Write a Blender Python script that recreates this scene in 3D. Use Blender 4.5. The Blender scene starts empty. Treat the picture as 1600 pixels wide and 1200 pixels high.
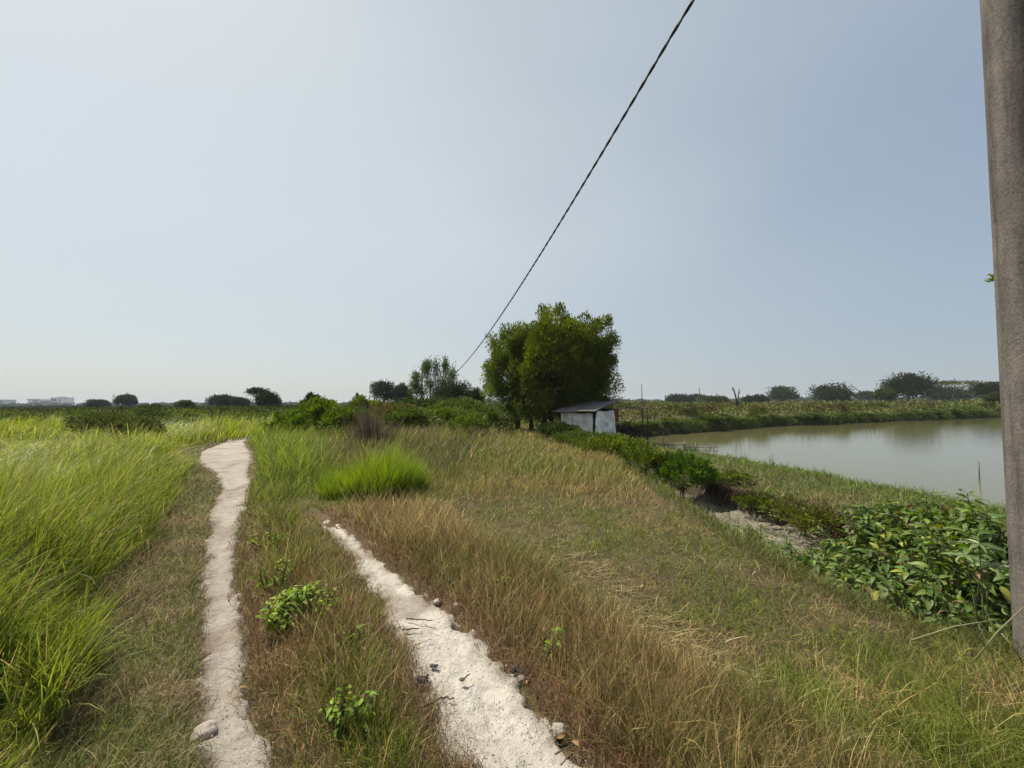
import bpy, math, random
import numpy as np
from mathutils import Vector, Euler
R = math.radians
rng = np.random.default_rng(11)
random.seed(5)
SC = bpy.context.scene
COL = SC.collection

# ------------------------------------------------------------------ camera
CAMH = 1.65
F = 622.0
PITCH, ROLL = R(2.75), R(0.30)
cd = bpy.data.cameras.new('camera')
cam = bpy.data.objects.new('camera', cd); COL.objects.link(cam)
cam.location = (0, 0, CAMH)
cam.rotation_euler = Euler((R(90) + PITCH, 0, 0)).to_matrix().to_4x4().to_euler()
Rm = Euler((R(90) + PITCH, 0, 0)).to_matrix() @ Euler((0, 0, -ROLL)).to_matrix()
cam.rotation_euler = Rm.to_euler()
cd.sensor_width = 36; cd.lens = 36 * F / 1600
cd.clip_start = 0.05; cd.clip_end = 12000
SC.camera = cam
RmN = np.array(Rm)

def ray(px, py):
    d = RmN @ np.array([(px - 800) / F, -(py - 600) / F, -1.0])
    return d
def P(px, py, z=0.0):
    d = ray(px, py); t = (z - CAMH) / d[2]
    return np.array([d[0] * t, d[1] * t])
def at(px, py, Y):
    d = ray(px, py); t = Y / d[1]
    return np.array([d[0] * t, Y, CAMH + d[2] * t])

# ------------------------------------------------------------------ world, sun, exposure
SUN_EL, SUN_AZ = 58.0, -64.0      # azimuth from +Y, negative = to the left
w = bpy.data.worlds.new('World'); SC.world = w; w.use_nodes = True
nt = w.node_tree; nt.nodes.clear()
N = nt.nodes.new; L = nt.links.new
out = N('ShaderNodeOutputWorld'); bg = N('ShaderNodeBackground')
sky = N('ShaderNodeTexSky'); sky.sky_type = 'NISHITA'; sky.sun_disc = False
sky.sun_elevation = R(SUN_EL); sky.sun_rotation = R(SUN_AZ)
sky.air_density = 1.0; sky.dust_density = 1.5; sky.ozone_density = 1.0; sky.altitude = 10
bg.inputs['Strength'].default_value = 0.103
L(bg.outputs[0], out.inputs[0])
tc = N('ShaderNodeTexCoord')
# hazy veil: soft thin high cloud, thicker on the sun side
def vmath(op, a, b=None):
    n = N('ShaderNodeVectorMath'); n.operation = op
    L(a, n.inputs[0])
    if b is not None:
        n.inputs[1].default_value = b
    return n
def mth(op, a, b=None, c=None, clamp=False):
    n = N('ShaderNodeMath'); n.operation = op; n.use_clamp = clamp
    for i, v in enumerate((a, b, c)):
        if v is None: continue
        if isinstance(v, (int, float)): n.inputs[i].default_value = v
        else: L(v, n.inputs[i])
    return n.outputs[0]
sd = (math.sin(R(SUN_AZ)) * math.cos(R(SUN_EL)), math.cos(R(SUN_AZ)) * math.cos(R(SUN_EL)), math.sin(R(SUN_EL)))
dot = vmath('DOT_PRODUCT', tc.outputs['Generated'], (-0.58, 0.74, 0.34)).outputs['Value']
nz = N('ShaderNodeTexNoise'); nz.inputs['Scale'].default_value = 1.6; nz.inputs['Detail'].default_value = 4
nz.inputs['Roughness'].default_value = 0.45
mp = N('ShaderNodeMapping'); mp.inputs['Scale'].default_value = (1, 1, 2.2); mp.inputs['Location'].default_value = (3, 1.5, 0)
L(tc.outputs['Generated'], mp.inputs[0]); L(mp.outputs[0], nz.inputs['Vector'])
dn = mth('MULTIPLY_ADD', dot, 1.12, -0.06, clamp=True)
dn = mth('POWER', dn, 1.1)
f2 = mth('MULTIPLY_ADD', nz.outputs['Fac'], 0.55, -0.275)
fac = mth('ADD', dn, f2, clamp=True)
sepz = N('ShaderNodeSeparateXYZ'); L(tc.outputs['Generated'], sepz.inputs[0])
def mixn(f, a, b_):
    m_ = N('ShaderNodeMix'); m_.data_type = 'RGBA'
    for i, v in ((0, f), (6, a), (7, b_)):
        if isinstance(v, (int, float)): m_.inputs[i].default_value = v
        elif isinstance(v, tuple): m_.inputs[i].default_value = (*v, 1)
        else: L(v, m_.inputs[i])
    return m_.outputs[2]
veil = mixn(fac, (2.5, 3.1, 3.85), (4.95, 5.35, 5.3))          # thin high haze, whitest on the sun's side
hor = mixn(dn, (2.85, 3.35, 3.75), (4.3, 4.5, 4.4))              # thicker near the horizon
hz = mth('MULTIPLY_ADD', sepz.outputs[2], -2.3, 0.85, clamp=True)
L(mixn(0.22, mixn(hz, veil, hor), sky.outputs[0]), bg.inputs['Color'])

sl = bpy.data.lights.new('sun', 'SUN'); sl.energy = 4.9; sl.angle = R(0.8); sl.color = (1.0, 0.94, 0.85)
so = bpy.data.objects.new('sun', sl); COL.objects.link(so)
so.rotation_euler = Vector((-sd[0], -sd[1], -sd[2])).to_track_quat('-Z', 'Y').to_euler()
so.location = (0, 0, 30)

SC.view_settings.view_transform = 'Standard'; SC.view_settings.look = 'None'
SC.view_settings.exposure = 0.44; SC.view_settings.gamma = 1
SC.render.engine = 'CYCLES'
SC.cycles.max_bounces = 6; SC.cycles.transparent_max_bounces = 4
SC.cycles.diffuse_bounces = 3; SC.cycles.transmission_bounces = 4; SC.cycles.volume_bounces = 0

# ------------------------------------------------------------------ noise
def _h(ix, iy, s):
    n = (ix.astype(np.int64) * 374761393 + iy.astype(np.int64) * 668265263 + s * 1442695041) & 0xffffffff
    n = ((n ^ (n >> 13)) * 1274126177) & 0xffffffff
    n = n ^ (n >> 16)
    return (n & 0xffffff) / float(0xffffff)
def vn(x, y, s=0):
    x = np.asarray(x, float); y = np.asarray(y, float)
    ix = np.floor(x); iy = np.floor(y); fx = x - ix; fy = y - iy
    fx = fx * fx * (3 - 2 * fx); fy = fy * fy * (3 - 2 * fy)
    a = _h(ix, iy, s); b = _h(ix + 1, iy, s); c = _h(ix, iy + 1, s); d = _h(ix + 1, iy + 1, s)
    return (a * (1 - fx) + b * fx) * (1 - fy) + (c * (1 - fx) + d * fx) * fy
def fbm(x, y, s=0, o=3):
    r = 0; a = 1; t = 0
    for i in range(o):
        r = r + a * vn(np.asarray(x) * 2 ** i + 17.3 * i, np.asarray(y) * 2 ** i - 9.1 * i, s + i); t += a; a *= 0.5
    return r / t
def ss(a, b, x):
    t = np.clip((x - a) / (b - a), 0, 1); return t * t * (3 - 2 * t)

# ------------------------------------------------------------------ layout of the land
def E1(Y): return np.interp(Y, [-5, 2.5, 3, 4, 7, 10, 13, 16, 20, 24, 40], [3.7, 3.5, 2.95, 2.65, 2.65, 3.0, 3.1, 2.8, 2.2, 1.6, 0])
def XC(Y): return np.interp(Y, [0, 5, 6.4, 7.4, 8.9, 11, 14], [5.6, 5.4, 5.25, 5.05, 4.45, 4.1, 3.9])
def EW(Y): return np.interp(Y, [-8, 7, 10, 13, 15, 18, 20, 22, 24, 26, 40], [9.8, 8.95, 8.55, 8.3, 7.5, 6.2, 5.0, 3.8, 3.0, 2.4, -4])
def FS(X): return np.interp(X, [-10, 0, 3, 6.5, 11.7, 23.5, 45, 69, 150, 400], [16, 21, 23, 25.5, 29.5, 37, 46.5, 56.5, 82, 150])
WZ = -0.70
def H(X, Y):
    X = np.asarray(X, float); Y = np.asarray(Y, float)
    near = np.exp(-(np.hypot(X, Y) / 40) ** 2)
    z = near * (0.10 * (fbm(X * .35, Y * .35, 3) - .5) + 0.035 * (fbm(X * 1.7, Y * 1.7, 5, 2) - .5))
    z = z + 0.32 * np.exp(-(((X + 4.5) / 4.5) ** 2 + ((Y - 14.5) / 4.5) ** 2))
    z = z - 0.10 * ss(-3, -9, X) * ss(40, 20, Y)
    dd = 0.6
    dit = ss(13, 10, Y)
    # shoulder down to the ditch
    t = ss(0, 1.0, X - E1(Y))
    wob = 0.12 * (fbm(Y * 1.6, X * 0.7, 21, 3) - .5)
    z = z * (1 - t) + t * (-0.58 * dit - 0.15 * (1 - dit) + 0.06 * (fbm(X * 3, Y * 3, 8) - .5))
    t2 = ss(-0.08, 0.12, X - XC(Y) + 0.55 * (fbm(Y * 0.9, 0 * Y, 31, 3) - .5))
    z = z * (1 - t2) + t2 * (-0.20 + 0.10 * (fbm(X * .8, Y * .8, 13) - .5) + wob * 0.5)
    # ponds
    wn = 0.5 * (fbm(X * .5, Y * .5, 41, 2) - .5)
    pond = ss(-0.8, 0.9, X - EW(Y) + wn) * ss(0.55, -0.55, Y - FS(X) + 1.6 * (fbm(X * .22, Y * .22, 43, 3) - .5))
    dY = Y - (41.5 + .35 * X) + 2.0 * (fbm(X * .3, Y * .3, 47, 2) - .5)
    inner = ss(-1, 1, dY) * ss(6.5, 4.5, dY) * ss(-6, -4, X) * ss(18, 15.5, X)
    beyond = ss(-.5, .5, Y - FS(X)) * ss(-12, 4, X)
    z = z * (1 - beyond) + beyond * (0.02 + 0.18 * (fbm(X * .3, Y * .3, 51, 2) - .5))
    m = np.maximum(pond, inner)
    z = z * (1 - m) + m * (-1.4)
    return z

def P(px, py, z=None):
    """ground point seen at a pixel"""
    d = ray(px, py); zz_ = 0. if z is None else z
    for _ in range(1 if z is not None else 8):
        t = (zz_ - CAMH) / d[2]
        if z is None: zz_ = .5 * zz_ + .5 * float(H(np.array([d[0] * t]), np.array([d[1] * t]))[0])
    return np.array([d[0] * t, d[1] * t])
LP = [(1260, 330, 480), (1200, 318, 445), (1170, 305, 432), (1140, 300, 405), (1100, 304, 388), (1050, 305, 390), (1000, 308, 385), (950, 312, 380),
      (900, 315, 371), (850, 322, 369), (800, 330, 376), (780, 342, 384), (760, 350, 389), (740, 338, 387), (720, 322, 384),
      (705, 322, 383), (697, 336, 383), (690, 352, 383), (684, 358, 386)]
RP = [(1260, 790, 990), (1200, 748, 930), (1150, 716, 882), (1100, 690, 838), (1050, 664, 798), (1000, 640, 746), (950, 608, 690),
      (925, 588, 655), (900, 575, 627), (880, 560, 601), (860, 543, 580), (840, 525, 560), (820, 505, 536), (805, 489, 515), (790, 474, 492)]
def edges(tab):
    ys, xl, xr = [], [], []
    for y, a, b in tab:
        p = P(a, y); q = P(b, y); ys.append((p[1] + q[1]) / 2); xl.append(p[0]); xr.append(q[0])
    return np.array(ys), np.array(xl), np.array(xr)
LY, LXL, LXR = edges(LP)
RY, RXL, RXR = edges(RP)
LY = np.append(LY, [24., 34.]); LXL = np.append(LXL, [LXL[-1] - 1.2, LXL[-1] - 3]); LXR = np.append(LXR, [LXR[-1] - .8, LXR[-1] - 2.5])
def dL(X, Y):
    return np.maximum(np.interp(Y, LY, LXL) - X, X - np.interp(Y, LY, LXR)) + np.where((Y > 34), 99, 0)
def dR(X, Y):
    return np.maximum(np.interp(Y, RY, RXL) - .05 * ss(5, 3, Y) - X, X - np.interp(Y, RY, RXR)) + np.where(Y > RY[-1], (Y - RY[-1]), 0)

# ------------------------------------------------------------------ mesh helpers
class G:
    def __init__(s): s.v = []; s.c = []; s.f = {3: [], 4: []}; s.n = 0; s.sm = True
    def add(s, v, f, col=(1, 1, 1)):
        v = np.asarray(v, float).reshape(-1, 3); f = np.asarray(f, int)
        c = np.asarray(col, float)
        if c.ndim == 1: c = np.tile(c, (len(v), 1))
        s.v.append(v); s.c.append(c); s.f[f.shape[1]].append(f + s.n); s.n += len(v)
        return s
    def addmulti(s, v, fs, col=(1, 1, 1)):
        v = np.asarray(v, float).reshape(-1, 3)
        c = np.asarray(col, float)
        if c.ndim == 1: c = np.tile(c, (len(v), 1))
        s.v.append(v); s.c.append(c)
        for f in fs:
            f = np.asarray(f, int); s.f[f.shape[1]].append(f + s.n)
        s.n += len(v)
    def mesh(s, name, mat, smooth=True):
        me = bpy.data.meshes.new(name)
        v = np.concatenate(s.v).astype(np.float32); c = np.concatenate(s.c).astype(np.float32)
        li = []; tot = []
        for k in (3, 4):
            if s.f[k]:
                a = np.concatenate(s.f[k]); li.append(a.ravel()); tot.append(np.full(len(a), k))
        li = np.concatenate(li).astype(np.int32); tot = np.concatenate(tot)
        st = np.concatenate([[0], np.cumsum(tot)[:-1]]).astype(np.int32)
        me.vertices.add(len(v)); me.vertices.foreach_set('co', v.ravel())
        me.loops.add(len(li)); me.loops.foreach_set('vertex_index', li)
        me.polygons.add(len(st)); me.polygons.foreach_set('loop_start', st)
        at_ = me.attributes.new('col', 'FLOAT_COLOR', 'POINT')
        at_.data.foreach_set('color', np.concatenate([c, np.ones((len(c), 1), np.float32)], 1).ravel())
        me.polygons.foreach_set('use_smooth', np.full(len(st), smooth))
        me.update(calc_edges=True); me.validate()
        me.materials.append(mat)
        return me
    def obj(s, name, mat, parent=None, smooth=True, loc=None):
        o = bpy.data.objects.new(name, s.mesh(name, mat, smooth)); COL.objects.link(o)
        if parent is not None: o.parent = parent
        if loc is not None: o.location = loc
        return o
    # shapes
    def tube(s, pts, rad, n=6, col=(1, 1, 1), cap=True):
        pts = np.asarray(pts, float); m = len(pts)
        rad = np.broadcast_to(np.asarray(rad, float), (m,))
        t = np.gradient(pts, axis=0); t /= np.linalg.norm(t, axis=1)[:, None] + 1e-9
        ref = np.array([0.13, 0.31, 0.94]) if abs(t[0][2]) < .9 else np.array([1., .1, 0])
        a = np.cross(t, ref); a /= np.linalg.norm(a, axis=1)[:, None] + 1e-9
        b = np.cross(t, a)
        th = np.arange(n) * 2 * np.pi / n
        v = pts[:, None] + rad[:, None, None] * (np.cos(th)[None, :, None] * a[:, None] + np.sin(th)[None, :, None] * b[:, None])
        i = np.arange(m - 1)[:, None] * n; j = np.arange(n)[None]; k = (j + 1) % n
        f = np.stack([i + j, i + k, i + n + k, i + n + j], -1).reshape(-1, 4)
        v = v.reshape(-1, 3)
        fs = [f]
        if cap:
            v = np.concatenate([v, pts[-1:], pts[:1]])
            jj = np.arange(n)
            fs.append(np.stack([(m - 1) * n + jj, (m - 1) * n + (jj + 1) % n, np.full(n, m * n)], -1))
            fs.append(np.stack([(jj + 1) % n, jj, np.full(n, m * n + 1)], -1))
        s.addmulti(v, fs, col)
    def box(s, c, size, rz=0, col=(1, 1, 1), M=None):
        x, y, z = [q / 2 for q in size]
        v = np.array([(-x, -y, -z), (x, -y, -z), (x, y, -z), (-x, y, -z), (-x, -y, z), (x, -y, z), (x, y, z), (-x, y, z)])
        if M is not None: v = v @ np.array(M).T
        cc, sn = math.cos(rz), math.sin(rz)
        v = v @ np.array([[cc, sn, 0], [-sn, cc, 0], [0, 0, 1]]) + np.array(c)
        s.add(v, [(0, 3, 2, 1), (4, 5, 6, 7), (0, 1, 5, 4), (1, 2, 6, 5), (2, 3, 7, 6), (3, 0, 4, 7)], col)
    def grid(s, V, col=(1, 1, 1)):
        h, w_ = V.shape[:2]
        i = np.arange(h - 1)[:, None] * w_; j = np.arange(w_ - 1)[None]
        f = np.stack([i + j, i + j + 1, i + w_ + j + 1, i + w_ + j], -1).reshape(-1, 4)
        s.add(V.reshape(-1, 3), f, col if np.asarray(col).ndim == 1 else np.asarray(col).reshape(-1, 3))

def blades(g, X, Y, Z, h, wd, az, th0, bend, col, segs=4, tipc=None):
    """grass blades: az lean heading, th0 start tilt, bend extra tilt at the tip (radians)"""
    n = len(X)
    if n == 0: return
    bc = lambda q: np.broadcast_to(np.asarray(q, float), (n,))
    h, wd, az, th0, bend = bc(h), bc(wd), bc(az), bc(th0), bc(bend)
    fa = rng.uniform(0, 2 * np.pi, n)
    side = np.stack([np.cos(fa), np.sin(fa), np.zeros(n)], -1)
    d = np.stack([np.cos(az), np.sin(az)], -1)
    p = np.stack([X, Y, Z], -1)
    out = []; cc = []
    for k in range(segs + 1):
        t = k / segs
        if k > 0:
            th = th0 + bend * ((k - .5) / segs) ** 1.3
            st = (h / segs)
            p = p + np.concatenate([d * (np.sin(th) * st)[:, None], (np.cos(th) * st)[:, None]], 1)
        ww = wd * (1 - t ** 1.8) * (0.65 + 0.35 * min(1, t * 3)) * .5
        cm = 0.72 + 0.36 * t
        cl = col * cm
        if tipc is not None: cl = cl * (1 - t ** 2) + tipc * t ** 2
        if k < segs:
            out += [p - side * ww[:, None], p + side * ww[:, None]]; cc += [cl, cl]
        else:
            out.append(p); cc.append(cl)
    m = 2 * segs + 1
    V = np.stack(out, 1).reshape(-1, 3); C = np.stack(cc, 1).reshape(-1, 3)
    b = np.arange(n)[:, None] * m
    q = []
    for k in range(segs - 1):
        q.append(b + np.array([[2 * k, 2 * k + 1, 2 * k + 3, 2 * k + 2]]))
    q = np.concatenate(q) if q else np.zeros((0, 4), int)
    t3 = b + np.array([[2 * segs - 2, 2 * segs - 1, 2 * segs]])
    g.addmulti(V, [t3] + ([q] if len(q) else []), C)

def frames(dirs):
    """orthonormal leaf frames from growing direction, random roll biased to face up"""
    t = dirs / (np.linalg.norm(dirs, axis=1)[:, None] + 1e-9)
    up = np.tile([0., 0., 1.], (len(t), 1)) + rng.normal(0, .45, t.shape)
    s = np.cross(t, up); s /= np.linalg.norm(s, axis=1)[:, None] + 1e-9
    n = np.cross(s, t)
    return t, s, n
def cards(g, C, D, size, col, wr=0.55, fold=0.12):
    """simple folded leaves (two triangles) at points C growing along D"""
    t, s, n = frames(D); size = np.broadcast_to(size, (len(C),))[:, None]
    a = C; b = C + size * (t * .45 + s * wr * .5 + n * fold); c = C + size * t; d = C + size * (t * .45 - s * wr * .5 + n * fold)
    V = np.stack([a, b, c, d], 1).reshape(-1, 3)
    i = np.arange(len(C))[:, None] * 4
    g.add(V, np.concatenate([i + [[0, 1, 2]], i + [[0, 2, 3]]]), np.repeat(col, 4, 0))
def bigleaves(g, C, D, size, col, wr=0.5, fold=0.12, droop=0.25, K=5):
    """shaped leaves with midrib fold and curl"""
    t, s, n = frames(D); m = len(C); size = np.broadcast_to(size, (m,))
    out = []; cc = []
    for k in range(K + 1):
        u = k / K
        wv = wr * .5 * (np.sin(np.pi * u ** .8)) ** .8 if 0 < k < K else 0.02
        mid = C + size[:, None] * (t * u - n * droop * u * u * .9)
        for q in (-1, 0, 1):
            out.append(mid + size[:, None] * (s * q * wv + n * (abs(q) * wv * fold * 3)))
            cc.append(col * (1.0 if q else 1.18))
    V = np.stack(out, 1).reshape(-1, 3); Cc = np.stack(cc, 1).reshape(-1, 3)
    b = np.arange(m)[:, None] * (3 * (K + 1)); q = []
    for k in range(K):
        for e in (0, 1):
            q.append(b + np.array([[3 * k + e, 3 * k + e + 1, 3 * k + 4 + e, 3 * k + 3 + e]]))
    g.add(V, np.concatenate(q), Cc)

def tag(o, label=None, cat=None, group=None, kind=None):
    if label: o['label'] = label
    if cat: o['category'] = cat
    if group: o['group'] = group
    if kind: o['kind'] = kind
    return o
def empty(name, loc, rz=0):
    o = bpy.data.objects.new(name, None); COL.objects.link(o); o.location = loc; o.rotation_euler = (0, 0, rz)
    o.empty_display_size = .2
    return o
def copy_tree(o, parent=None):
    c = o.copy(); COL.objects.link(c)
    if parent is not None: c.parent = parent
    for ch in [q for q in bpy.data.objects if q.parent == o]: copy_tree(ch, c)
    return c

# ------------------------------------------------------------------ materials
def newmat(name):
    m = bpy.data.materials.new(name); m.use_nodes = True
    t = m.node_tree; b = t.nodes['Principled BSDF']
    return m, t, b
def nodes(t): return t.nodes.new, t.links.new
def noise(t, scale, detail=4, rough=.55, vec=None, coord='Object'):
    Nn, Ll = nodes(t); n = Nn('ShaderNodeTexNoise'); n.inputs['Scale'].default_value = scale
    n.inputs['Detail'].default_value = detail; n.inputs['Roughness'].default_value = rough
    if vec is None:
        tcx = Nn('ShaderNodeTexCoord'); Ll(tcx.outputs[coord], n.inputs['Vector'])
    else: Ll(vec, n.inputs['Vector'])
    return n
def ramp(t, src, stops):
    Nn, Ll = nodes(t); r = Nn('ShaderNodeValToRGB'); Ll(src, r.inputs[0])
    e = r.color_ramp.elements
    while len(e) < len(stops): e.new(.5)
    for q, (p, c) in zip(e, stops): q.position = p; q.color = (*c, 1)
    return r.outputs[0]
def mixc(t, fac, a, b, blend='MIX'):
    Nn, Ll = nodes(t); m = Nn('ShaderNodeMix'); m.data_type = 'RGBA'; m.blend_type = blend
    for i, v in ((0, fac), (6, a), (7, b)):
        if isinstance(v, (int, float)): m.inputs[i].default_value = v
        elif isinstance(v, tuple): m.inputs[i].default_value = (*v, 1)
        else: Ll(v, m.inputs[i])
    return m.outputs[2]
def bump(t, b, h, strength=.5, dist=.02):
    Nn, Ll = nodes(t); n = Nn('ShaderNodeBump'); n.inputs['Strength'].default_value = strength
    n.inputs['Distance'].default_value = dist; Ll(h, n.inputs['Height']); Ll(n.outputs[0], b.inputs['Normal'])
def attrc(t, name='col'):
    Nn, Ll = nodes(t); a = Nn('ShaderNodeAttribute'); a.attribute_name = name; return a

def leafmat(name, trans=.35, rough=.45, spec=.35, sat=1.25):
    m, t, b = newmat(name); Nn, Ll = nodes(t)
    a = attrc(t); nn = noise(t, 9 if 'grass' not in name else 2.5, 2)
    c = mixc(t, .35, a.outputs['Color'], ramp(t, nn.outputs['Fac'], [(.3, (.55, .55, .55)), (.7, (1.4, 1.4, 1.4))]), 'MULTIPLY')
    Ll(c, b.inputs['Base Color']); b.inputs['Roughness'].default_value = rough
    b.inputs['Specular IOR Level'].default_value = spec
    tr = Nn('ShaderNodeBsdfTranslucent'); h = Nn('ShaderNodeHueSaturation'); h.inputs['Saturation'].default_value = sat
    h.inputs['Value'].default_value = 1.5; Ll(c, h.inputs['Color']); Ll(h.outputs[0], tr.inputs[0])
    ms = Nn('ShaderNodeMixShader'); ms.inputs[0].default_value = trans
    Ll(b.outputs[0], ms.inputs[1]); Ll(tr.outputs[0], ms.inputs[2]); Ll(ms.outputs[0], t.nodes['Material Output'].inputs[0])
    return m
M_grass = leafmat('grass_blade', .36, .5, .28, 1.1)
M_dry = leafmat('dry_grass_blade', .25, .7, .15, 1.05)
M_leaf = leafmat('leaf', .30, .55, .22)
M_far = leafmat('far_leaf', .15, .9, .03, 1.1)
M_gloss = leafmat('glossy_leaf', .32, .5, .3)

def attrmat(name, rough=.8, spec=.3, scale=12, amt=.5, bs=.3, bd=.01, stretch=(1, 1, 1)):
    m, t, b = newmat(name); Nn, Ll = nodes(t)
    tcx = Nn('ShaderNodeTexCoord'); mp_ = Nn('ShaderNodeMapping'); mp_.inputs['Scale'].default_value = stretch
    Ll(tcx.outputs['Object'], mp_.inputs[0])
    nn = noise(t, scale, 6, .65, mp_.outputs[0])
    c = mixc(t, amt, attrc(t).outputs['Color'], ramp(t, nn.outputs['Fac'], [(.3, (.35, .35, .35)), (.7, (1.5, 1.45, 1.4))]), 'MULTIPLY')
    Ll(c, b.inputs['Base Color']); b.inputs['Roughness'].default_value = rough
    b.inputs['Specular IOR Level'].default_value = spec
    bump(t, b, nn.outputs['Fac'], bs, bd)
    return m
M_bark = attrmat('bark', .9, .15, 10, .7, .8, .02, (1, 1, .3))
M_wood = attrmat('weathered_wood', .85, .2, 14, .6, .4, .01, (1, 1, 1))
M_stone = attrmat('clod', .95, .1, 20, .6, .8, .02)
M_cloth = attrmat('plastic_sheet', .5, .4, 3, .35, .3, .03)
M_metal = attrmat('old_sheet_metal', .6, .4, 5, .5, .2, .01)
M_wall = attrmat('painted_wall', .8, .3, .2, .25, .0, .01)

# sand
m, t, b = newmat('sand'); Nn, Ll = nodes(t)
n1 = noise(t, 1.1, 5, .6); n2 = noise(t, 14, 6, .7); n3 = noise(t, 90, 3, .8); n4 = noise(t, 5, 5, .6)
c = mixc(t, 1.0, attrc(t).outputs['Color'], ramp(t, n1.outputs['Fac'], [(.32, (.80, .79, .77)), (.62, (1.08, 1.07, 1.05))]), 'MULTIPLY')
c = mixc(t, 1.0, c, ramp(t, n2.outputs['Fac'], [(.30, (.72, .70, .67)), (.48, (1, 1, 1)), (.75, (1.1, 1.1, 1.1))]), 'MULTIPLY')
c = mixc(t, .8, c, ramp(t, n3.outputs['Fac'], [(.31, (.35, .31, .27)), (.40, (1, 1, 1))]), 'MULTIPLY')
Ll(c, b.inputs['Base Color']); b.inputs['Roughness'].default_value = .95; b.inputs['Specular IOR Level'].default_value = .1
ad = Nn('ShaderNodeMath'); ad.operation = 'MULTIPLY_ADD'; Ll(n4.outputs['Fac'], ad.inputs[0]); ad.inputs[1].default_value = 2.5
Ll(n2.outputs['Fac'], ad.inputs[2])
ad2 = Nn('ShaderNodeMath'); ad2.operation = 'MULTIPLY_ADD'; Ll(n3.outputs['Fac'], ad2.inputs[0]); ad2.inputs[1].default_value = .3
Ll(ad.outputs[0], ad2.inputs[2]); bump(t, b, ad2.outputs[0], .8, .03)
M_sand = m
# soil (terrain): vertex colour is the kind of soil, broken up by noise
m, t, b = newmat('soil'); Nn, Ll = nodes(t)
n1 = noise(t, 3, 6, .7); n2 = noise(t, 28, 5, .7)
c = mixc(t, 1.0, attrc(t).outputs['Color'], ramp(t, n1.outputs['Fac'], [(.3, (.6, .6, .6)), (.7, (1.35, 1.3, 1.25))]), 'MULTIPLY')
c = mixc(t, 1.0, c, ramp(t, n2.outputs['Fac'], [(.3, (.5, .5, .5)), (.65, (1.2, 1.2, 1.2))]), 'MULTIPLY')
Ll(c, b.inputs['Base Color']); b.inputs['Roughness'].default_value = .95; b.inputs['Specular IOR Level'].default_value = .1
bump(t, b, n2.outputs['Fac'], .8, .05)
M_soil = m
# water
m, t, b = newmat('pond_water'); Nn, Ll = nodes(t)
b.inputs['Base Color'].default_value = (.118, .108, .048, 1); b.inputs['Roughness'].default_value = .04
b.inputs['IOR'].default_value = 1.33; b.inputs['Specular IOR Level'].default_value = .5
tcx = Nn('ShaderNodeTexCoord'); mp_ = Nn('ShaderNodeMapping'); mp_.inputs['Scale'].default_value = (1, 2.2, 1)
mp_.inputs['Rotation'].default_value = (0, 0, .3)
Ll(tcx.outputs['Object'], mp_.inputs[0])
wnz = noise(t, 3.0, 4, .6, mp_.outputs[0]); bump(t, b, wnz.outputs['Fac'], .16, .02)
M_water = m
# concrete
m, t, b = newmat('concrete'); Nn, Ll = nodes(t)
tcx = Nn('ShaderNodeTexCoord'); mp_ = Nn('ShaderNodeMapping'); mp_.inputs['Scale'].default_value = (9, 9, .8)
Ll(tcx.outputs['Object'], mp_.inputs[0])
n1 = noise(t, 1.6, 6, .6, mp_.outputs[0]); n2 = noise(t, 60, 5, .8); n3 = noise(t, 4, 5, .6)
c = ramp(t, n1.outputs['Fac'], [(.28, (.065, .056, .050)), (.5, (.140, .122, .106)), (.75, (.185, .162, .14))])
c = mixc(t, .8, c, ramp(t, n2.outputs['Fac'], [(.33, (.45, .45, .45)), (.5, (1, 1, 1)), (.68, (1.5, 1.5, 1.5))]), 'MULTIPLY')
c = mixc(t, .8, c, ramp(t, n3.outputs['Fac'], [(.3, (.65, .65, .68)), (.7, (1.15, 1.12, 1.08))]), 'MULTIPLY')
Ll(c, b.inputs['Base Color']); b.inputs['Roughness'].default_value = .9; b.inputs['Specular IOR Level'].default_value = .2
bump(t, b, n2.outputs['Fac'], .7, .006)
M_conc = m
m, t, b = newmat('cable_rubber'); b.inputs['Base Color'].default_value = (.02, .02, .022, 1); b.inputs['Roughness'].default_value = .6
M_cable = m

# ------------------------------------------------------------------ ground
def axis(lo, hi, segs):
    """segs: list of (start, end, step); outside grows geometrically"""
    a = [np.arange(s0, s1, st) for s0, s1, st in segs]
    c = np.concatenate(a + [[segs[-1][1]]])
    st = segs[-1][2]; up = [c[-1]]
    while up[-1] < hi: st *= 1.12; up.append(up[-1] + st)
    st = segs[0][2]; dn = [c[0]]
    while dn[-1] > lo: st *= 1.16; dn.append(dn[-1] - st)
    return np.concatenate([dn[:0:-1], c, up[1:]])
ax = axis(-4500, 4500, [(-13, -6, .2), (-6, 6.5, .07), (6.5, 14, .15), (14, 80, .6)])
ay = axis(-400, 4500, [(-1, 14, .08), (14, 26, .2), (26, 62, .45)])
GX, GY = np.meshgrid(ax, ay)
GZ = H(GX, GY)
ins = np.maximum(ss(0.10, -0.03, dL(GX, GY)), ss(0.10, -0.03, dR(GX, GY)))
mud = ss(.25, .6, GX - E1(GY) ) * ss(.15, -.1, GX - XC(GY)) * ss(11, 9.5, GY) * ss(3.5, 4.3, GY)
crk = np.abs(fbm(GX * 4.2, GY * 4.2, 61, 2) - .5) * 2
GZ = GZ - .045 * ins + mud * .05 * (ss(0, .22, crk) - .6)
nz1 = fbm(GX * .9, GY * .9, 71)
base = np.array([.105, .080, .050]) * (1 - nz1[..., None]) + np.array([.11, .105, .045]) * nz1[..., None]
nt_ = (ss(.55, .12, np.minimum(dL(GX, GY), dR(GX, GY))) * (GX > np.interp(GY, LY, LXL)))[..., None]
base = base * (1 - nt_) + np.array([.150, .108, .062]) * nt_
far = ss(20, 45, np.hypot(GX, GY))[..., None]
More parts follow.
